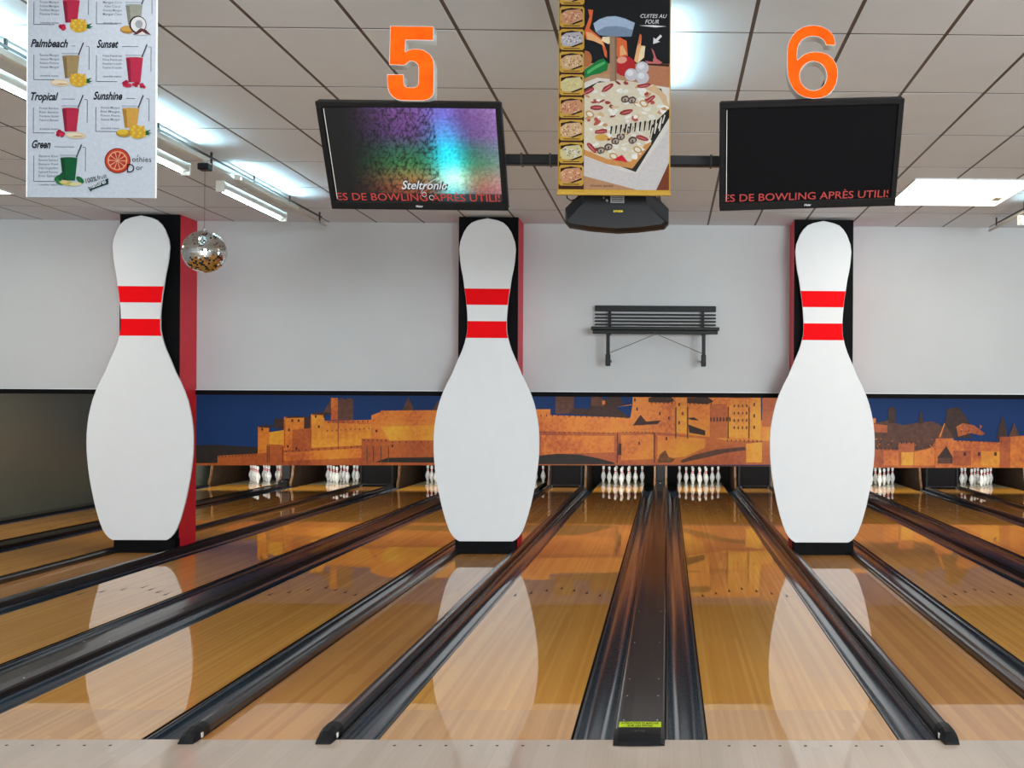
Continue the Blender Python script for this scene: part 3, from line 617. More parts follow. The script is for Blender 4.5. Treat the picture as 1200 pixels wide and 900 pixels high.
def tv(cx_, cy_, cz_, rz, tilt, ry, label, lit):
    o = thing('score_monitor', (cx_, cy_, cz_), label, 'screen', 'overhead score screens'); o.rotation_mode = 'QUATERNION'
    o.rotation_quaternion = (Matrix.Rotation(rz, 3, 'Z') @ Matrix.Rotation(tilt, 3, 'X') @ Matrix.Rotation(ry, 3, 'Y')).to_quaternion()
    w_, h_ = .48, .29
    MB().rbox(-w_, w_, .012, .05, -h_, h_, .008).rbox(-.3, .3, .05, .09, -.2, .2, .01).build('housing', M_BLK, o)
    fr = MB(); l, t, bt = .030, .028, .045
    fr.rbox(-w_, w_, -.006, .012, h_-t, h_, .003).rbox(-w_, w_, -.006, .012, -h_, -h_+bt, .003).rbox(-w_, -w_+l, -.0058, .012, -h_+bt, h_-t, .003).rbox(w_-l, w_, -.0058, .012, -h_+bt, h_-t, .003)
    fr.build('bezel', M_BEZ, o)
    X0, X1, Z0, Z1 = -w_+l, w_-l, -h_+bt, h_-t
    if lit:
        nx, nz = 150, 84; vs = []; cs = []
        for j in range(nz+1):
            for i in range(nx+1):
                vs.append((X0+(X1-X0)*i/nx, .006, Z0+(Z1-Z0)*j/nz)); cs.append(screen_colour(i/nx, j/nz))
        fs = [(j*(nx+1)+i, j*(nx+1)+i+1, (j+1)*(nx+1)+i+1, (j+1)*(nx+1)+i) for j in range(nz) for i in range(nx)]
        m = bpy.data.materials.new('lit_screen'); m.use_nodes = True; nt = m.node_tree; bs = nt.nodes['Principled BSDF']
        at = nt.nodes.new('ShaderNodeAttribute'); at.attribute_name = 'pic'; nt.links.new(at.outputs['Color'], bs.inputs['Emission Color']); bs.inputs['Emission Strength'].default_value = .95
        bs.inputs['Base Color'].default_value = (.01, .01, .01, 1); bs.inputs['Roughness'].default_value = .6; bs.inputs['Specular IOR Level'].default_value = .12
        sc = mesh_obj('screen', vs, fs, m, o); ca = sc.data.color_attributes.new('pic', 'FLOAT_COLOR', 'POINT')
        for i, c in enumerate(cs): ca.data[i].color = (c[0], c[1], c[2], 1)
        tag(sc, 'lit screen with a rainbow glow')
        wh = mat('logo_white', 'dfe6ea', emit=.8, var=0); dk = mat('logo_dark', '0a0a12', .5, var=0)
        p = Print(step=.0003); p.text('Steltronic', -.085, -.178, .066, dk, 1, bold=.05, shear=.35, width=.250); p.text('Steltronic', -.088, -.176, .066, wh, 2, bold=.012, shear=.35, width=.245)
        p.line((.03, -.165), (.095, -.12), .003, wh, 2); p.line((.095, -.12), (.15, -.128), .002, wh, 2)
        for a, b_ in ((.03, -.205), (.068, -.222)):
            for i in range(16):
                t0, t1 = i*math.pi/8, (i+1)*math.pi/8; p.line((a+.012*math.cos(t0), b_+.012*math.sin(t0)), (a+.012*math.cos(t1), b_+.012*math.sin(t1)), .003, wh, 2)
        p.line((.012, -.20), (.03, -.165), .002, wh, 2)
        lg = p.build('logo', o, (0, .005, 0)); tag(lg, 'white script logo on the screen')
    else: MB().box(X0, X1, .004, .010, Z0, Z1).build('screen', M_SCR, o)
    MB().box(X0+.005, X0+.008, .003, .0039, Z0+.01, Z1-.01).build('edge_line', M_ALU, o)
    ticker(o, w_, X0+.012 if lit else X0, X1-.012, Z0+.004, .042, .0025)
    p = Print(); p.text('Haier', 0, -h_+.016, .017, flat('b8bcc0'), 1, bold=.02, center=True); p.build('brand_mark', o, (0, -.0062, 0))
    MB().tube([(0, .08, .0), (0, .16, -.03), (0, .29 if lit else .335, -.07)], .03, 10).box(-.10, .10, .085, .10, -.10, .10).build('wall_mount', M_DKM, o)
    return o
tv(-1.211, -.131, 3.141, -.0038, .5168, .0033, 'black score screen showing a rainbow picture, under the number 5', True)
tv(.8926, -.1767, 3.157, .0437, .5223, -.0482, 'black score screen with only red letters, under the number 6', False)
br_ = thing('screen_mount_bar', (-.12, .165, 3.2), 'black bar behind the pizza poster joining both screens', 'mount')
MB().rbox(-1.15, 1.05, -.03, .03, -.028, .028, .006).build('bar', M_BLK, br_)
for x in (-.56, -.40, .5): MB().rbox(x-.006, x+.006, -.034, .034, -.033, .033, .002).build('clamp', M_DKM, br_)
MB().tube([(0, 0, .02), (0, 0, H-3.2+.005)], .03, 12).build('drop_pole', M_BLK, br_)
D5 = [(145, 100), (578, 100), (578, 240), (300, 240), (297, 355), (335, 335), (400, 325), (450, 330), (490, 342), (545, 380), (575, 430), (585, 480), (585, 760), (572, 795), (550, 820), (520, 836), (470, 845), (260, 845), (215, 835), (175, 810), (145, 775), (125, 725), (118, 660), (118, 585), (282, 585), (285, 670), (292, 693), (308, 707), (330, 712), (385, 712), (408, 703), (424, 685), (430, 650), (430, 520), (422, 485), (400, 462), (370, 450), (340, 453), (318, 468), (300, 487), (285, 492), (138, 488)]
D6 = [(632, 290), (628, 240), (612, 195), (585, 155), (545, 125), (490, 100), (430, 90), (370, 92), (300, 110), (240, 147), (190, 205), (160, 265), (147, 330), (145, 420), (146, 520), (153, 600), (172, 665), (205, 730), (255, 783), (320, 815), (410, 830), (490, 822), (560, 792), (610, 740), (643, 675), (658, 600), (655, 530), (640, 475), (605, 422), (560, 385), (500, 362), (440, 355), (370, 362), (310, 388), (250, 440), (246, 390), (250, 330), (266, 278), (298, 237), (345, 210), (400, 200), (455, 206), (500, 228), (525, 258), (535, 290)]
H6 = [(410+137*math.cos(t*math.pi/12), 600+146*math.sin(t*math.pi/12)) for t in range(24)]
def digit(pts, holes, cx_, cz_, base_y, loc, label, name):
    o = thing(name, loc, label, 'number', 'orange lane numbers')
    k = .000516
    def solid(nm, inset, d0, d1, m, off):
        c = bpy.data.curves.new(nm, 'CURVE'); c.dimensions = '2D'; c.fill_mode = 'BOTH'; c.extrude = (d1-d0)/2; c.offset = off
        for pl in [pts]+holes:
            sp = c.splines.new('POLY'); sp.points.add(len(pl)-1); sp.use_cyclic_u = True
            for p_, (x, y) in zip(sp.points, pl): p_.co = ((x-cx_)*k, (base_y-y)*k, 0, 1)
        t = bpy.data.objects.new(nm, c); COL.objects.link(t); me = bpy.data.meshes.new_from_object(t.evaluated_get(bpy.context.evaluated_depsgraph_get()))
        bpy.data.objects.remove(t); me.materials.clear(); me.materials.append(m); me.transform(Matrix.Rotation(math.pi/2, 4, 'X')); me.transform(Matrix.Translation((0, (d0+d1)/2, 0)))
        q_ = bpy.data.objects.new(nm, me); COL.objects.link(q_); q_.parent = o; return q_
    solid('body', 0, 0, .075, M_ALU, 0); solid('face', 0, -.0016, -.0003, M_ORG, -.0022)
    return o
digit(D5, [], 351, 0, 845, (-1.192, -.3, 3.394), 'orange number 5 with pale sides on top of the left screen', 'lane_number')
digit(D6, [H6], 401, 0, 830, (.886, -.3, 3.424), 'orange number 6 with pale sides on top of the right screen', 'lane_number')
# ------------------------------------------------------------------ hanging loudspeaker behind the pizza poster
sp = thing('loudspeaker', (-.12, -.3, 2.72), 'black angular loudspeaker hanging under the pizza poster', 'loudspeaker')
def bq(p): return (-.383+(p[0]-662)*.00432+.12, 2.831-(p[1]-243)*.00434-2.72)
O_ = [(662, 243), (678, 227), (686, 226.5), (757, 226.5), (771, 230), (784, 243), (784, 260), (779, 265), (752, 268.5), (722, 270.3), (690, 268), (666, 264.5), (662, 260)]
F_ = [(684, 240), (685, 228), (687, 227.5), (755, 227.5), (757, 228), (758, 240), (779, 260), (776, 263.3), (751, 266.8), (722, 268.6), (691, 266.3), (668, 262.8), (666, 259)]
ri = lambda L_, y, s=1: [((bq(p)[0])*s, y, (bq(p)[1]-.1)*s+.1) for p in L_]
MB().loft([ri(F_, -.14), ri(O_, -.08), ri(O_, -.02), ri(O_, .12, .8)]).build('cabinet', M_BLK, sp)
p = Print(); a, b_ = bq((716, 239)), bq((732, 231)); p.rect(a[0], b_[0], a[1], b_[1], flat('8d8f92'), 1)
for i in range(3): p.rect(a[0]+.006, b_[0]-.006, a[1]+.006+i*.010, a[1]+.010+i*.010, flat('3a3c40'), 2)
p.build('rating_plate', sp, (0, -.1405, 0)); tag(COL.objects[-1], 'small grey plate')
p = Print(); c_ = bq((725, 249)); p.ell(c_[0], c_[1]+.004, .028, .010, flat('16130f'), 1); p.text('amate', c_[0], c_[1]-.003, .020, flat('c7b22a'), 2, bold=.02, center=True); p.build('badge', sp, (0, -.1405, 0))
for (x, y) in ((712, 236.5), (708, 233.5)):
    c_ = bq((x, y)); MB().tube([(c_[0], -.139, c_[1]), (c_[0], -.15, c_[1])], .006 if x > 710 else .004, 8).build('socket', M_STEEL, sp)
cc = [bq(v) for v in ((664, 222), (665, 233), (670, 236), (678, 233), (684, 228), (687, 222))]
MB().tube([(a_, -.12, b_) for a_, b_ in cc], .0035, 6).build('cable', M_RUB, sp)
for s in (-1, 1): MB().rbox(s*.18-.02, s*.18+.02, -.02, .02, .16, 1.39, .004).build('hanger', M_BLK, sp)
def ik(hexc, rough=.65):
    n = 'poster_'+hexc
    if n in MATS: return MATS[n]
    c = [int(hexc[q_:q_+2], 16)/255 for q_ in (0, 2, 4)]; L_ = [v*.50 for v in lin(c)[:3]]
    m = mat(n, c, rough, var=.06, vscale=60, spec=.1)
    for e_ in m.node_tree.nodes['Color Ramp'].color_ramp.elements: e_.color = tuple(v*.46 for v in e_.color[:3])+(1,)
    return m
# ------------------------------------------------------------------ pizza poster
UM = 1/244.
pz = thing('pizza_poster', (-.388, -.7, 2.845), 'hanging poster of oven pizza with a column of small pizza photos', 'poster')
PW, PH = .538, 1.16
def pu(x, y): return ((x-655)*UM, (227-y)*UM)
MB().box(0, PW, 0, .006, 0, PH).build('panel', ik('d9a83c'), pz)
MB().tube([(.05, .003, PH), (.05, .003, H-2.845)], .002, 6).tube([(PW-.05, .003, PH), (PW-.05, .003, H-2.845)], .002, 6).build('hanging_wire', M_STEEL, pz)
p = Print(step=.00025)
def R(x0, y0, x1, y1, m, l=1): a, b_ = pu(x0, y1), pu(x1, y0); p.rect(a[0], b_[0], a[1], b_[1], m, l)
def Q(pts, m, l=1): p.poly([pu(*t) for t in pts], m, l)
def E_(x, y, rx, ry, m, l=1, n=16, a=0, wob=0): u, v = pu(x, y); p.ell(u, v, rx*UM, ry*UM, m, l, n, a, wob)
Q6 = lambda L_: [(645+x/7.827, y/7.827) for x, y in L_]
Q7 = lambda L_: [(645+x/5.293, 110+y/5.293) for x, y in L_]
blk = ik('17171a'); R(685.3, -56, 785, 75, blk, 1); R(685.3, 75, 785, 222.8, ik('b98460'), 1)
R(685.3, -56, 785, -46, ik('3a1a10'), 2)
FL1, FL2, FL3 = ik('e0693a'), ik('f0b27a'), ik('f4e2b8')
Q(Q6([(345, 95), (392, 100), (380, 200), (360, 270), (480, 370), (520, 480), (522, 540), (500, 520), (470, 400), (330, 370), (312, 300), (340, 220), (360, 160)]), FL1, 2)
Q(Q6([(330, 300), (380, 310), (470, 375), (500, 440), (480, 420), (400, 385), (340, 370)]), FL2, 3); Q(Q6([(480, 345), (545, 345), (560, 400), (530, 410), (470, 380)]), FL3, 3)
Q(Q6([(560, 345), (640, 350), (700, 380), (712, 520), (620, 540), (600, 480)]), FL1, 2); Q(Q6([(640, 430), (665, 420), (705, 500), (640, 520)]), FL2, 3)
Q(Q6([(822, 310), (838, 330), (830, 420), (870, 425), (862, 530), (800, 585), (770, 560), (790, 460)]), FL2, 3); Q(Q6([(840, 430), (872, 428), (858, 530), (805, 580), (820, 480)]), FL3, 4); Q(Q6([(822, 310), (838, 330), (825, 400), (800, 420)]), FL1, 4)
Q(Q6([(925, 440), (950, 470), (975, 540), (1030, 575), (1000, 590), (890, 585), (870, 560), (940, 570), (950, 520)]), ik('c86a6a'), 3); Q(Q6([(880, 585), (1090, 590), (1090, 612), (880, 600)]), ik('3a2018'), 3)
R(758, 78, 785, 101, ik('b87858'), 2); R(685.3, 88, 735, 100, ik('b8906c'), 2)
E_(687, 70, 7, 9.5, ik('b06a40'), 3); 
Q(Q6([(314, 650), (400, 590), (440, 560), (490, 545), (535, 590), (525, 650), (460, 680), (380, 700), (314, 730)]), ik('1f7a3c'), 4); Q(Q6([(340, 660), (430, 600), (500, 570), (505, 590), (420, 640), (345, 690)]), ik('4fae62'), 5)
E_(732.5, 78, 12.5, 12, ik('b8262a'), 4); E_(729, 71, 6, 4, ik('e8a08a'), 5, a=.2)
Q(Q6([(395, 225), (450, 185), (520, 160), (600, 155), (680, 175), (775, 215), (745, 340), (560, 345), (450, 330), (415, 300)]), ik('7d8ea6'), 6)
Q(Q6([(395, 225), (450, 185), (520, 160), (600, 155), (680, 175), (775, 215), (755, 280), (680, 255), (590, 245), (500, 255), (420, 300)]), ik('a9bbd4'), 7)
Q(Q6([(545, 340), (612, 340), (610, 752), (550, 752)]), ik('a08068'), 8); Q(Q6([(590, 340), (612, 340), (610, 752), (595, 752)]), ik('87694f'), 9)
for x, y in ((745, 690), (845, 625), (848, 715)): E_(645+x/7.827, y/7.827, 7.6, 7.4, ik('c9c6cc'), 6+(y > 650)); E_(643.5+x/7.827, y/7.827-2, 4, 3.6, ik('e4e2e8'), 9)
# board, tray and pizza
Q([(685.3, 98), (700, 92), (740, 96), (785, 103), (785, 150), (748, 203), (735, 206), (685.3, 184)], ik('ddd5cc'), 3)
Q([(685.3, 184), (735, 202.5), (748, 203), (785, 150), (785, 190), (770, 223), (748, 223), (685.3, 207)], ik('cfc8c6'), 4)
Q([(685.3, 207), (748, 223), (770, 223), (685.3, 223)], ik('b98a66'), 5); Q([(785, 190), (785, 223), (770, 223)], ik('7a3a22'), 5)
Q([(685.3, 105), (703, 96), (775, 104), (785, 126), (785, 138), (746, 202), (684, 180)], ik('2a2624'), 5)
pizza = [(685.3, 112), (700, 98), (730, 95), (768, 100), (780, 112), (784, 128), (762, 160), (764, 168), (742, 197), (712, 192), (685.3, 182)]
Q(pizza, ik('dcd0b8'), 6)
Q([(685.3, 176), (712, 187), (740, 190), (762, 163), (764, 169), (742, 198), (712, 193), (685.3, 183)], ik('d09050'), 7)
Q([(756, 104), (768, 100), (781, 112), (785, 128), (776, 136), (780, 125), (772, 112)], ik('d8b48c'), 7)
def inside(x, y, L_):
    c = False
    for (a, b_), (c2, d) in zip(L_, L_[1:]+L_[:1]):
        if (b_ > y) != (d > y) and x < (c2-a)*(y-b_)/(d-b_)+a: c = not c
    return c
rs = random.Random(3)
cols = [ik('e9e4d8')]*4+[ik('f2eee6')]*3+[ik('a5413c'), ik('b8574a'), ik('8c3634'), ik('c8946a'), ik('d9b88a')]
k = 0
while k < 95:
    x, y = rs.uniform(686, 784), rs.uniform(96, 190)
    if not inside(x, y, pizza) or not inside(x-3, y+3, pizza) or not inside(x+3, y-2, pizza) or not inside(x, y+5, pizza): continue
    E_(x, y, rs.uniform(2, 5), rs.uniform(1.2, 2.8), rs.choice(cols), 8, 9, rs.uniform(-.6, .6), .22); k += 1
bac = ik('9c2f35'); bac2 = ik('c9736e'); mu = ik('5c4a40'); mu2 = ik('b8a498'); on = ik('c89a58')
for x, y, a in ((735, 132, .25), (762, 117, .7), (705, 155, .1), (753, 162, -.3), (700, 127, .0), (712, 104, .6), (755, 101, .2), (694, 174, -.8), (690, 108, .5)):
    E_(x, y, 8, 2.9, bac, 9, 10, a, .15); E_(x, y+.3, 6.5, .8, bac2, 10, 8, a)
for x, y in ((741, 118), (733, 117), (736, 153), (728, 161), (705, 177), (714, 173), (742, 165), (722, 166)):
    E_(x, y, 5, 4.2, mu, 9, 12, .3, .1); E_(x+.3, y+.3, 3.4, 2.4, mu2, 10, 12, .3); E_(x, y+1, 1.2, 2, mu, 11, 8)
for x, y in ((755, 122), (692, 135), (748, 176), (720, 184)):
    E_(x, y, 5.5, 4, on, 9, 14, -.5); E_(x, y, 3.6, 2.3, ik('e9e4d8'), 10, 12, -.5)
Q([(719, 188), (730, 182), (737, 191)], ik('d02030'), 10); E_(706, 162, 8, 4, ik('d8a850'), 9)
for i in range(11):       # melted cheese strands over the dark cut
    x = 718+i*5.6; Q([(x-1.5, 149-i*.9), (x+2.4, 148-i*.9), (x+.6, 158-i*.6), (x-2.2, 158-i*.6)], ik('231c1a'), 11); p.line(pu(x+1.8, 147-i*.9), pu(x-.6, 160-i*.6), .005, ik('e6dccb'), 12)
Q([(762, 150), (784, 128), (784, 136), (764, 166)], ik('231c1a'), 11)
for i in range(4): p.line(pu(766+i*4.6, 150-i*5), pu(763+i*4.6, 163-i*6), .006, ik('ddd3c6'), 12)
# lettering
wt = ik('ececec')
p.text('CUITES AU', *pu(750.5, 21.5), .026, wt, 6, bold=.004, shear=.3, width=31*UM); p.text('FOUR', *pu(756, 28.3), .028, wt, 6, bold=.004, shear=.3, width=16*UM)
p.text('pizzas', *pu(718, -8), .09, wt, 6, bold=.01, shear=.3, width=50*UM)
Q([(749, 30.6), (766, 30), (781, 31.4), (768, 32.6)], wt, 6)
Q([(774, 41), (776, 43), (771, 48), (773.5, 49.5), (765.5, 52), (766, 44.5), (768.5, 46.5)], wt, 6)
p.text('ORIGINAL GERERDI', *pu(693, 219.6), .012, ik('2a2a2a'), 6, bold=.005, width=27*UM, spacing=1.3)
# small photo column
brn = ik('3c1c10'); yl = ik('c89c3e'); R(655.9, -56, 685.3, 222.8, brn, 1)
for i in range(11):
    y0 = 194.5-26.45*(i); y1 = y0+24.2
    cut = 2.2
    Q([(656.3+cut, y0), (685-cut, y0), (685, y0+cut), (685, y1-cut), (685-cut, y1), (656.3+cut, y1), (656.3, y1-cut), (656.3, y0+cut)], yl, 2)
    Q([(658, y0+4), (670, y0+1.5), (683, y0+3.2), (683, y1-7), (672, y1-3), (658, y1-6)], ik('2a1712'), 3)
    Q([(657.5, y0+9), (664, y0+4.5), (680, y0+3), (683.5, y0+8), (683, y0+15), (670, y1-4), (660, y1-4.5), (657.8, y0+16)], [ik('c9906c'), ik('b7b0b4'), ik('cfa981'), ik('cfc28e')][[0, 3, 2, 0, 3, 2, 1, 0, 2, 1, 0][i] % 4], 4)
    cc_ = [[ik('b0604c'), ik('e3c49a')], [ik('7a7480'), ik('ddd8dc')], [ik('a06a48'), ik('e9d3a4')], [ik('ddd09c'), ik('c4b47a')]][[0, 1, 2, 0, 3, 2, 1, 0, 2, 1, 0][i]]
    for j in range(42):
        x, y = rs.uniform(660, 681), rs.uniform(y0+6, y1-6.5)
        if abs((x-670)/12)+abs((y-(y0+11.5))/9) > 1.15: continue
        E_(x, y, rs.uniform(.7, 1.5), rs.uniform(.5, 1), rs.choice(cc_), 5, 6, rs.uniform(0, 3))
    p.line(pu(661, y1-1.7), pu(680, y1-1.7), .0035, brn, 4)
po = p.build('printed_picture', pz, (0, -.0002, 0))
MB().rbox(-.004, PW+.004, -.005, .010, -.010, .004, .002).build('bottom_rail', ik('d6aa48'), pz)
# ------------------------------------------------------------------ smoothie poster
sm = thing('smoothie_poster', (-2.912, -.7, 2.803), 'hanging white smoothie menu poster with glasses and fruit', 'poster')
SWd, SH = .612, 1.19
MB().box(0, SWd, 0, .006, 0, SH).build('panel', ik('c9d2de', .35), sm)
MB().tube([(.05, .003, SH), (.05, .003, H-2.803)], .002, 6).tube([(SWd-.05, .003, SH), (SWd-.05, .003, H-2.803)], .002, 6).build('hanging_wire', M_STEEL, sm)
p = Print(step=.00025)
def pu(x, y): return ((x-31)*UM, (231.5-y)*UM)
ink = ik('15171c'); gry = ik('7e858f'); ln = ik('3b3f47')
def glass(cx, top, bot, col, dark, straw):
    Q([(cx-10.5, top-3.5), (cx+10.5, top-3.5), (cx+9.7, top), (cx-9.7, top)], ik('b9c2cc'), 2); p.line(pu(cx-10.5, top-3.5), pu(cx+10.5, top-3.5), .002, gry, 3)
    Q([(cx-9.8, top), (cx+9.8, top), (cx+7, bot), (cx-6.6, bot)], col, 3); Q([(cx-9.8, top), (cx-5, top), (cx-3.6, bot), (cx-6.6, bot)], dark, 4); E_(cx, top, 9.8, 1.1, col, 5)
    p.line(pu(cx+8.6, top-1), pu(cx+14.5, top-16), .006, straw, 5)
def mango(x, y, s=1):
    for t in ((14, -3), (15, 1), (13, 3.5)): Q([(x+8*s, y-1), (x+t[0]*s+2, y+t[1]), (x+9*s, y+3)], ik('1d5a30'), 3)
    E_(x, y, 10*s, 8*s, ik('c9a83a'), 5, 18, -.1); 
    for i in range(-2, 3):
        for j in range(-2, 2): E_(x+i*3.6*s+(j % 2)*1.6, y+j*3.6*s+1, 1.5*s, 1.4*s, ik('e2c044') if (i+j) % 2 else ik('d89a36'), 6, 7)
def rasp(x, y, n=5, s=1):
    for i in range(n): E_(x+rs.uniform(-3.5, 3.5)*s, y+rs.uniform(-2.2, 2.2)*s, 2.3*s, 2.2*s, rs.choice([ik('a01c3a'), ik('c2304e')]), 5, 9)
def banana(x, y):
    E_(x, y, 11.5, 4, ik('d8c6a4'), 5, 16, -.05); E_(x-1, y-.5, 9, 2.2, ik('e4d6ba'), 6, 14, -.05); E_(x+2, y+1.2, 6, .7, ik('b99a72'), 7, 10)
def leaf(x, y, a, c='1f6a3a'): E_(x, y, 5.5, 3, ik(c), 5, 12, a)
def cell(tx, ty, title, gx, lines, bx0, bx1, boxb, tw):
    if title: p.text(title, *pu(tx, ty), .052, ink, 5, bold=.028, shear=.35, width=tw*UM)
    p.line(pu(tx+tw+4, ty-1.5), pu(gx+(6 if bx1 < 100 else 5), ty-1.5), .0022, ln, 2)
    p.line(pu(bx1, ty-.8), pu(bx1, boxb-12), .0026, ln, 2); p.line(pu(bx1-3.4, ty-1.5), pu(bx1, ty-1), .0024, ln, 2)
    p.line(pu(bx0, ty+9), pu(bx0, boxb), .0026, ln, 2); p.line(pu(bx0, boxb), pu(bx0+24, boxb), .0026, ln, 2)
    cx = (bx0+gx-10)/2+1.5
    for i, t in enumerate(lines):
        y = ty+9.5+i*4.6
        p.text(t, *pu(cx, y+1.1), .0155, gry, 3, bold=.004, center=True, width=min(22, 2.0*len(t))*UM)
    yy = ty+9.5+4.6*len(lines)+5.5
    p.text('smoothie maison', *pu(cx, yy+1), .013, ln, 3, center=True, width=21*UM)
cell(35, 57, 'Palmbeach', 81.5, ['Banane Mangue', 'Ananas Mangue', 'Banane Pomme', 'Ananas Mangue'], 38.8, 102.2, 95, 43)
cell(111.3, 57, 'Sunset', 154.5, ['Fraise Framboise', 'Fraise Framboise', 'Framboise Groseille', 'Pomme Groseille'], 110.8, 173.8, 96.5, 25)
cell(35.8, 118.7, 'Tropical', 81.5, ['Fraise Banane', 'Kiwi Banane', 'Framboise Banane', 'Pomme Banane'], 38.6, 100.5, 156.8, 31.5)
cell(107.6, 117.3, 'Sunshine', 150.8, ['Ananas Mangue', 'Kiwi Mangue', 'Pomme Ananas', 'Ananas Mangue'], 110.4, 171.8, 154.5, 33.5)
cell(37.2, 174.3, 'Green', 80, ['Banane Kiwi', 'Banane Epinard', 'Banane Kiwi', 'Kiwi Gingembre', 'Epinard Pomme', 'Kiwi Epinard'], 39.4, 98.8, 213, 21.5)
cell(35.8, -4.5, 'Passion', 81.5, ['Fraise Mangue', 'Fraise Mangue', 'Framboise Mangue', 'Pomme Fraise'], 38.6, 101.4, 31, 30)
cell(110, -5, 'Coconut', 154.5, ['Mangue Coco', 'Kiwi Coco', 'Ananas Mangue', 'Mangue Coco'], 110.6, 174.6, 29.5, 30)
red, redd = ik('b52a48'), ik('8a1e38'); tan, tand = ik('a08a60'), ik('846d48'); org, orgd = ik('c89a48'), ik('a87c38'); grn, grnd = ik('0f5a34'), ik('0a4426'); gw, gwd = ik('96988c'), ik('7c8076'); stw = ik('4a3f44')
glass(81.5, 3, 28.5, red, redd, stw); mango(90, 32); rasp(73, 34, 6, 1.1)
glass(154, 7.5, 30, gw, gwd, stw); E_(147, 36, 9, 4.6, ik('a87a3a'), 5); E_(146, 35, 7, 3, ik('c99c4c'), 6); E_(158.5, 30, 10, 10.3, ik('2c2226'), 7); E_(159.2, 30, 8.6, 9, ik('dadada'), 8); E_(160, 29.5, 4.4, 4.8, ik('9aa0a8'), 9)
Q([(153, 42), (162, 34), (168, 36), (174, 42), (166, 40)], ik('5a3034'), 9); Q([(157, 42), (164, 38), (170, 42)], ik('dcd6d4'), 10)
glass(81.5, 67.5, 93, tan, tand, stw); mango(90, 95.3); banana(69.5, 98.7)
glass(154.8, 69, 97, red, redd, stw); rasp(147, 99, 7, 1.1); rasp(157, 100, 6, .9); rasp(165, 101, 6, .8)
glass(81.5, 128.5, 155, red, redd, stw); rasp(70, 157.5, 7, 1.1); banana(87.5, 159.3)
glass(150.8, 128, 150, org, orgd, stw); mango(158.5, 155); E_(143, 156.5, 9, 4.6, ik('a8882e'), 5); E_(142, 155, 6.5, 3.2, ik('d6b43c'), 6)
glass(80, 186, 212, grn, grnd, ik('35433c')); leaf(68, 209, .6); leaf(70, 214, -.3, '2f7a4a'); leaf(93, 211, -.7); leaf(72, 207, 1.1, '17532e'); E_(78, 215, 9, 2.8, ik('b9b45a'), 6, 14, -.15); E_(88, 216, 7, 2.2, ik('d8d0a0'), 7, 12, .1); E_(75, 213.5, 4, 2, ik('d6c88c'), 8)
# orange slice emblem and words
E_(136, 188.4, 15, 14.7, ik('8e2418'), 2, 28); E_(136, 188.4, 13.6, 13.3, ik('c4442a'), 3, 28); E_(136, 188.4, 11.4, 11.1, ik('e0a080'), 4, 26)
for i in range(10):
    a0 = i*math.pi/5+.1; a1 = a0+math.pi/5-.13; c = (136, 188.4); Q([(c[0]+1.2*math.cos((a0+a1)/2), c[1]+1.2*math.sin((a0+a1)/2)), (c[0]+9.6*math.cos(a0), c[1]+9.4*math.sin(a0)), (c[0]+10.3*math.cos((a0+a1)/2), c[1]+10.1*math.sin((a0+a1)/2)), (c[0]+9.6*math.cos(a1), c[1]+9.4*math.sin(a1))], ik('b0382a'), 5)
p.text('othies', *pu(153, 189.5), .036, ink, 5, width=22*UM, spacing=1.1); p.text("D", *pu(147, 202), .060, ink, 6, width=8.5*UM); p.text('or', *pu(157.5, 199), .034, ink, 5, width=8*UM)
p.line(pu(159, 184), pu(160, 181), .003, ink, 5)
p.text('100%', *pu(100, 214.8), .032, ink, 5, bold=.01, rot=.22, width=13*UM); p.text('fruit', *pu(113.5, 211), .032, ln, 5, rot=.22, width=11*UM)
Q([(102.2, 219.5), (114, 214), (125.5, 209), (125.8, 215.5), (107, 222.5), (105.3, 225), (104, 222.5)], ik('12383c'), 5); p.text('naturel', *pu(104.8, 221.3), .028, ik('e8eef0'), 6, bold=.012, rot=.36, width=19.5*UM)
p.build('printed_menu', sm, (0, -.0002, 0))
MB().box(SWd-.003, SWd+.001, -.0012, .007, 0, SH).box(-.001, .002, -.0012, .007, 0, SH).build('edge_trim', M_WHT, sm)
# ------------------------------------------------------------------ lighting tracks with tube lamps, mirror ball, ceiling luminaires
def track(x, yend, label):
    o = thing('lighting_track', (x, yend, 4.0), label, 'lighting track', 'suspended lighting tracks')
    MB().box(-.012, .012, -10.5, 0, -.012, .012).build('lower_rail', M_ALU, o)
    MB().box(.02, .036, -10.5, -.25, .05, .064).build('upper_rail', M_DKM, o)
    for i in range(11): MB().box(.0, .014, -.25-i*1.0-.01, -.25-i*1.0+.01, -.012, .118).build('hanger', M_DKM, o)
    return o
def batten(x, y0, y1, label):
    o = thing('tube_lamp', (x, y0, 3.885), label, 'lamp', 'fluorescent tube lamps on the tracks'); l = y1-y0
    MB().prism_y([(-.11, -.035), (-.08, .03), (-.035, .045), (-.035, -.015)], 0, l).build('body', M_ALU, o)
    MB().rbox(-.115, -.03, -.03, .0, -.055, .055, .006).build('end_cap', M_ALU, o); MB().rbox(-.115, -.03, l, l+.03, -.055, .055, .006).build('end_cap', M_ALU, o)
    MB().tube([(-.08, .05, -.040), (-.08, l-.05, -.040)], .007, 10).build('tube', M_TUBE, o, smooth=True); tag(COL.objects[-1], 'lit white tube')
    MB().tube([(.075, .05, .095), (.075, l-.05, .095)], .010, 10).build('tube', M_UPT, o, smooth=True); tag(COL.objects[-1], 'lit white tube')
    MB().box(.035, .115, .02, l-.02, .070, .074).box(.111, .115, .02, l-.02, .074, .108).build('tube_shield', M_ALU, o)  # plate and lip added to hide the upper tube and send its light upward
    MB().box(.04, .10, .02, .04, .075, .115).build('tube_holder', M_ALU, o); MB().box(.04, .10, l-.04, l-.02, .075, .115).build('tube_holder', M_ALU, o)
    return o
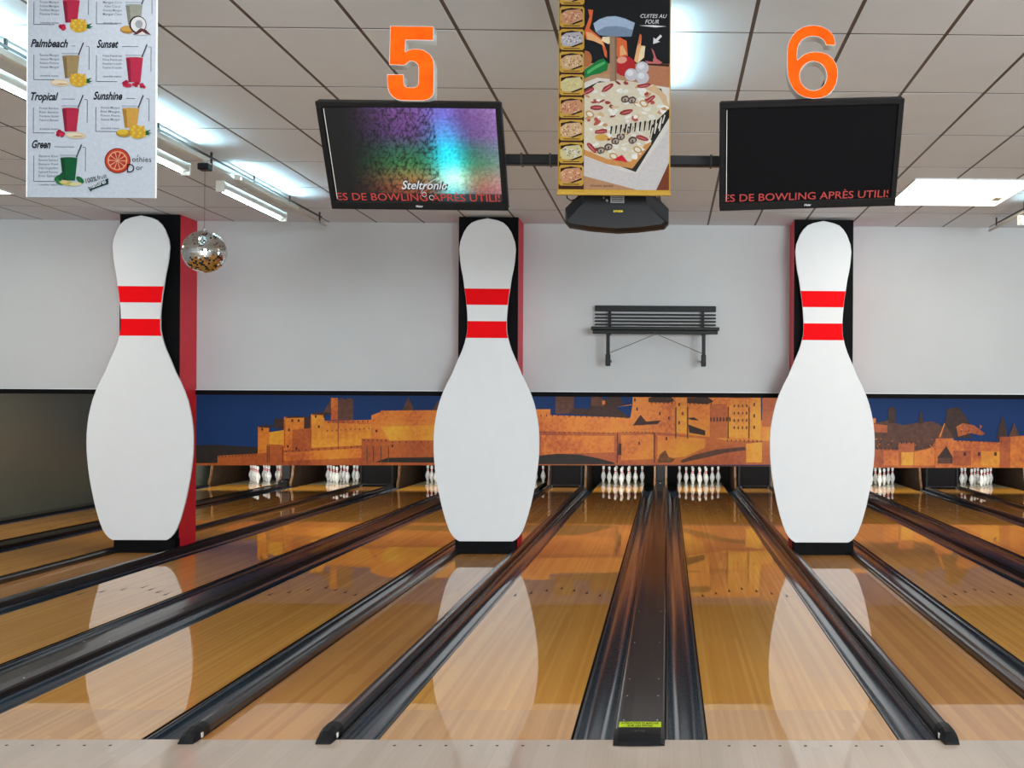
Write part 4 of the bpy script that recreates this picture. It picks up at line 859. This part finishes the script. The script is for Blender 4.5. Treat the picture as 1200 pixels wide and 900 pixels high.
track(-4.05, 7.2, 'thin track of tube lamps behind the smoothie poster and mirror ball'); track(.0, 7.2, 'thin lamp track hidden behind the pizza poster'); track(4.11, 7.2, 'thin lamp track at the right edge beyond the bright ceiling panel')
for x, L3 in ((-4.05, ('far tube lamp beside the mirror ball on the left track', 'second tube lamp on the left track, just right of the smoothie poster', 'bright tube lamp left of the smoothie poster')),):
    for (a, b_), lb in zip(((4.35, 5.95), (2.1, 3.6), (-.1, 1.5)), L3): batten(x, a, b_, lb)
batten(-.02, .3, 1.8, 'tube lamp hidden above the pizza poster lighting the ceiling beside it'); batten(0.0, -3.0, -1.4, 'tube lamp of the middle track nearer the viewer')
batten(4.11, -.5, 1.1, 'added unseen tube lamp of the right track nearest the viewer'); batten(4.11, 4.2, 5.8, 'glowing tube lamp at the right edge of the picture'); batten(4.11, 1.9, 3.5, 'tube lamp of the right track out beyond the right screen')  # nearest lamp is out of view, added to brighten the right ceiling
def lumin(x0, x1, y0, y1, label):
    o = thing('ceiling_luminaire', ((x0+x1)/2, (y0+y1)/2, H-.016), label, 'ceiling lamp', 'square louvred ceiling lamps'); a, b_ = (x1-x0)/2, (y1-y0)/2
    MB().box(-a, a, -b_, -b_+.012, 0, .015).box(-a, a, b_-.012, b_, 0, .015).box(-a, -a+.012, -b_+.012, b_-.012, 0, .015).box(a-.012, a, -b_+.012, b_-.012, 0, .015).build('frame', M_WHT, o)
    MB().box(-a+.012, a-.012, -b_+.012, b_-.012, .010, .015).build('diffuser', M_DIFF, o)
    for i in range(1, 8): x = -a+2*a*i/8; MB().box(x-.004, x+.004, -b_+.012, 0, .001, .0095).build('louvre', M_STEEL, o)
    MB().box(a-.16, a-.07, b_-.5, b_-.3, -.004, .0095).build('ballast', mat('cream_plastic', 'd8d0a8', .5), o)
lumin(2.62, 3.86, 4.79, 6.15, 'bright square ceiling lamp right of the dark screen')
lumin(-8.32, -7.06, 4.60, 5.94, 'bright ceiling lamp at the left edge behind the smoothie poster')
mb = thing('mirror_ball', (-4.05, 3.83, 3.0), 'silver mirror ball hanging from the left lamp track', 'mirror ball')
R0 = .19; cz = .19
MB().lathe([(R0*.97*math.sin(max(t, .05)), cz-R0*.97*math.cos(t)) for t in [math.pi*i/16 for i in range(17)]], 24).build('core', M_DKM, mb, smooth=True)
fb = MB(); rb = random.Random(5); nr = 34
for i in range(nr):
    th = math.pi*(i+.5)/nr; n = max(4, int(2*math.pi*R0*math.sin(th)/.0185))
    for j in range(n):
        ph = 2*math.pi*(j+.5*(i % 2))/n; d = Vector((math.sin(th)*math.cos(ph), math.sin(th)*math.sin(ph), math.cos(th)))
        e1 = Vector((-math.sin(ph), math.cos(ph), 0)); e2 = d.cross(e1); h1 = .5*2*math.pi*R0*math.sin(th)/n*.93; h2 = .5*math.pi*R0/nr*.93
        t1, t2 = rb.gauss(0, .045), rb.gauss(0, .045); c = Vector((0, 0, cz))+d*R0
        q4 = [c+e1*h1*a_+e2*h2*b_+d*(a_*h1*t1+b_*h2*t2) for a_, b_ in ((-1, -1), (1, -1), (1, 1), (-1, 1))]
        fb.add(q4, [(0, 1, 2, 3)])
tag(fb.build('mirror_facets', mat('mirror_glass', 'dcdcd8', .04, metal=1, var=0), mb), kind='stuff')
MB().tube([(0, 0, cz+R0-.005), (0, 0, .93)], .002, 6).build('cord', M_DKM, mb)
MB().lathe([(.02, 0), (.02, .02), (.008, .03)], 10).build('cap', M_STEEL, mb, loc=(0, 0, cz+R0-.006))
MB().rbox(-.05, .05, -.05, .05, .925, .985, .008).build('motor', M_BLK, mb)
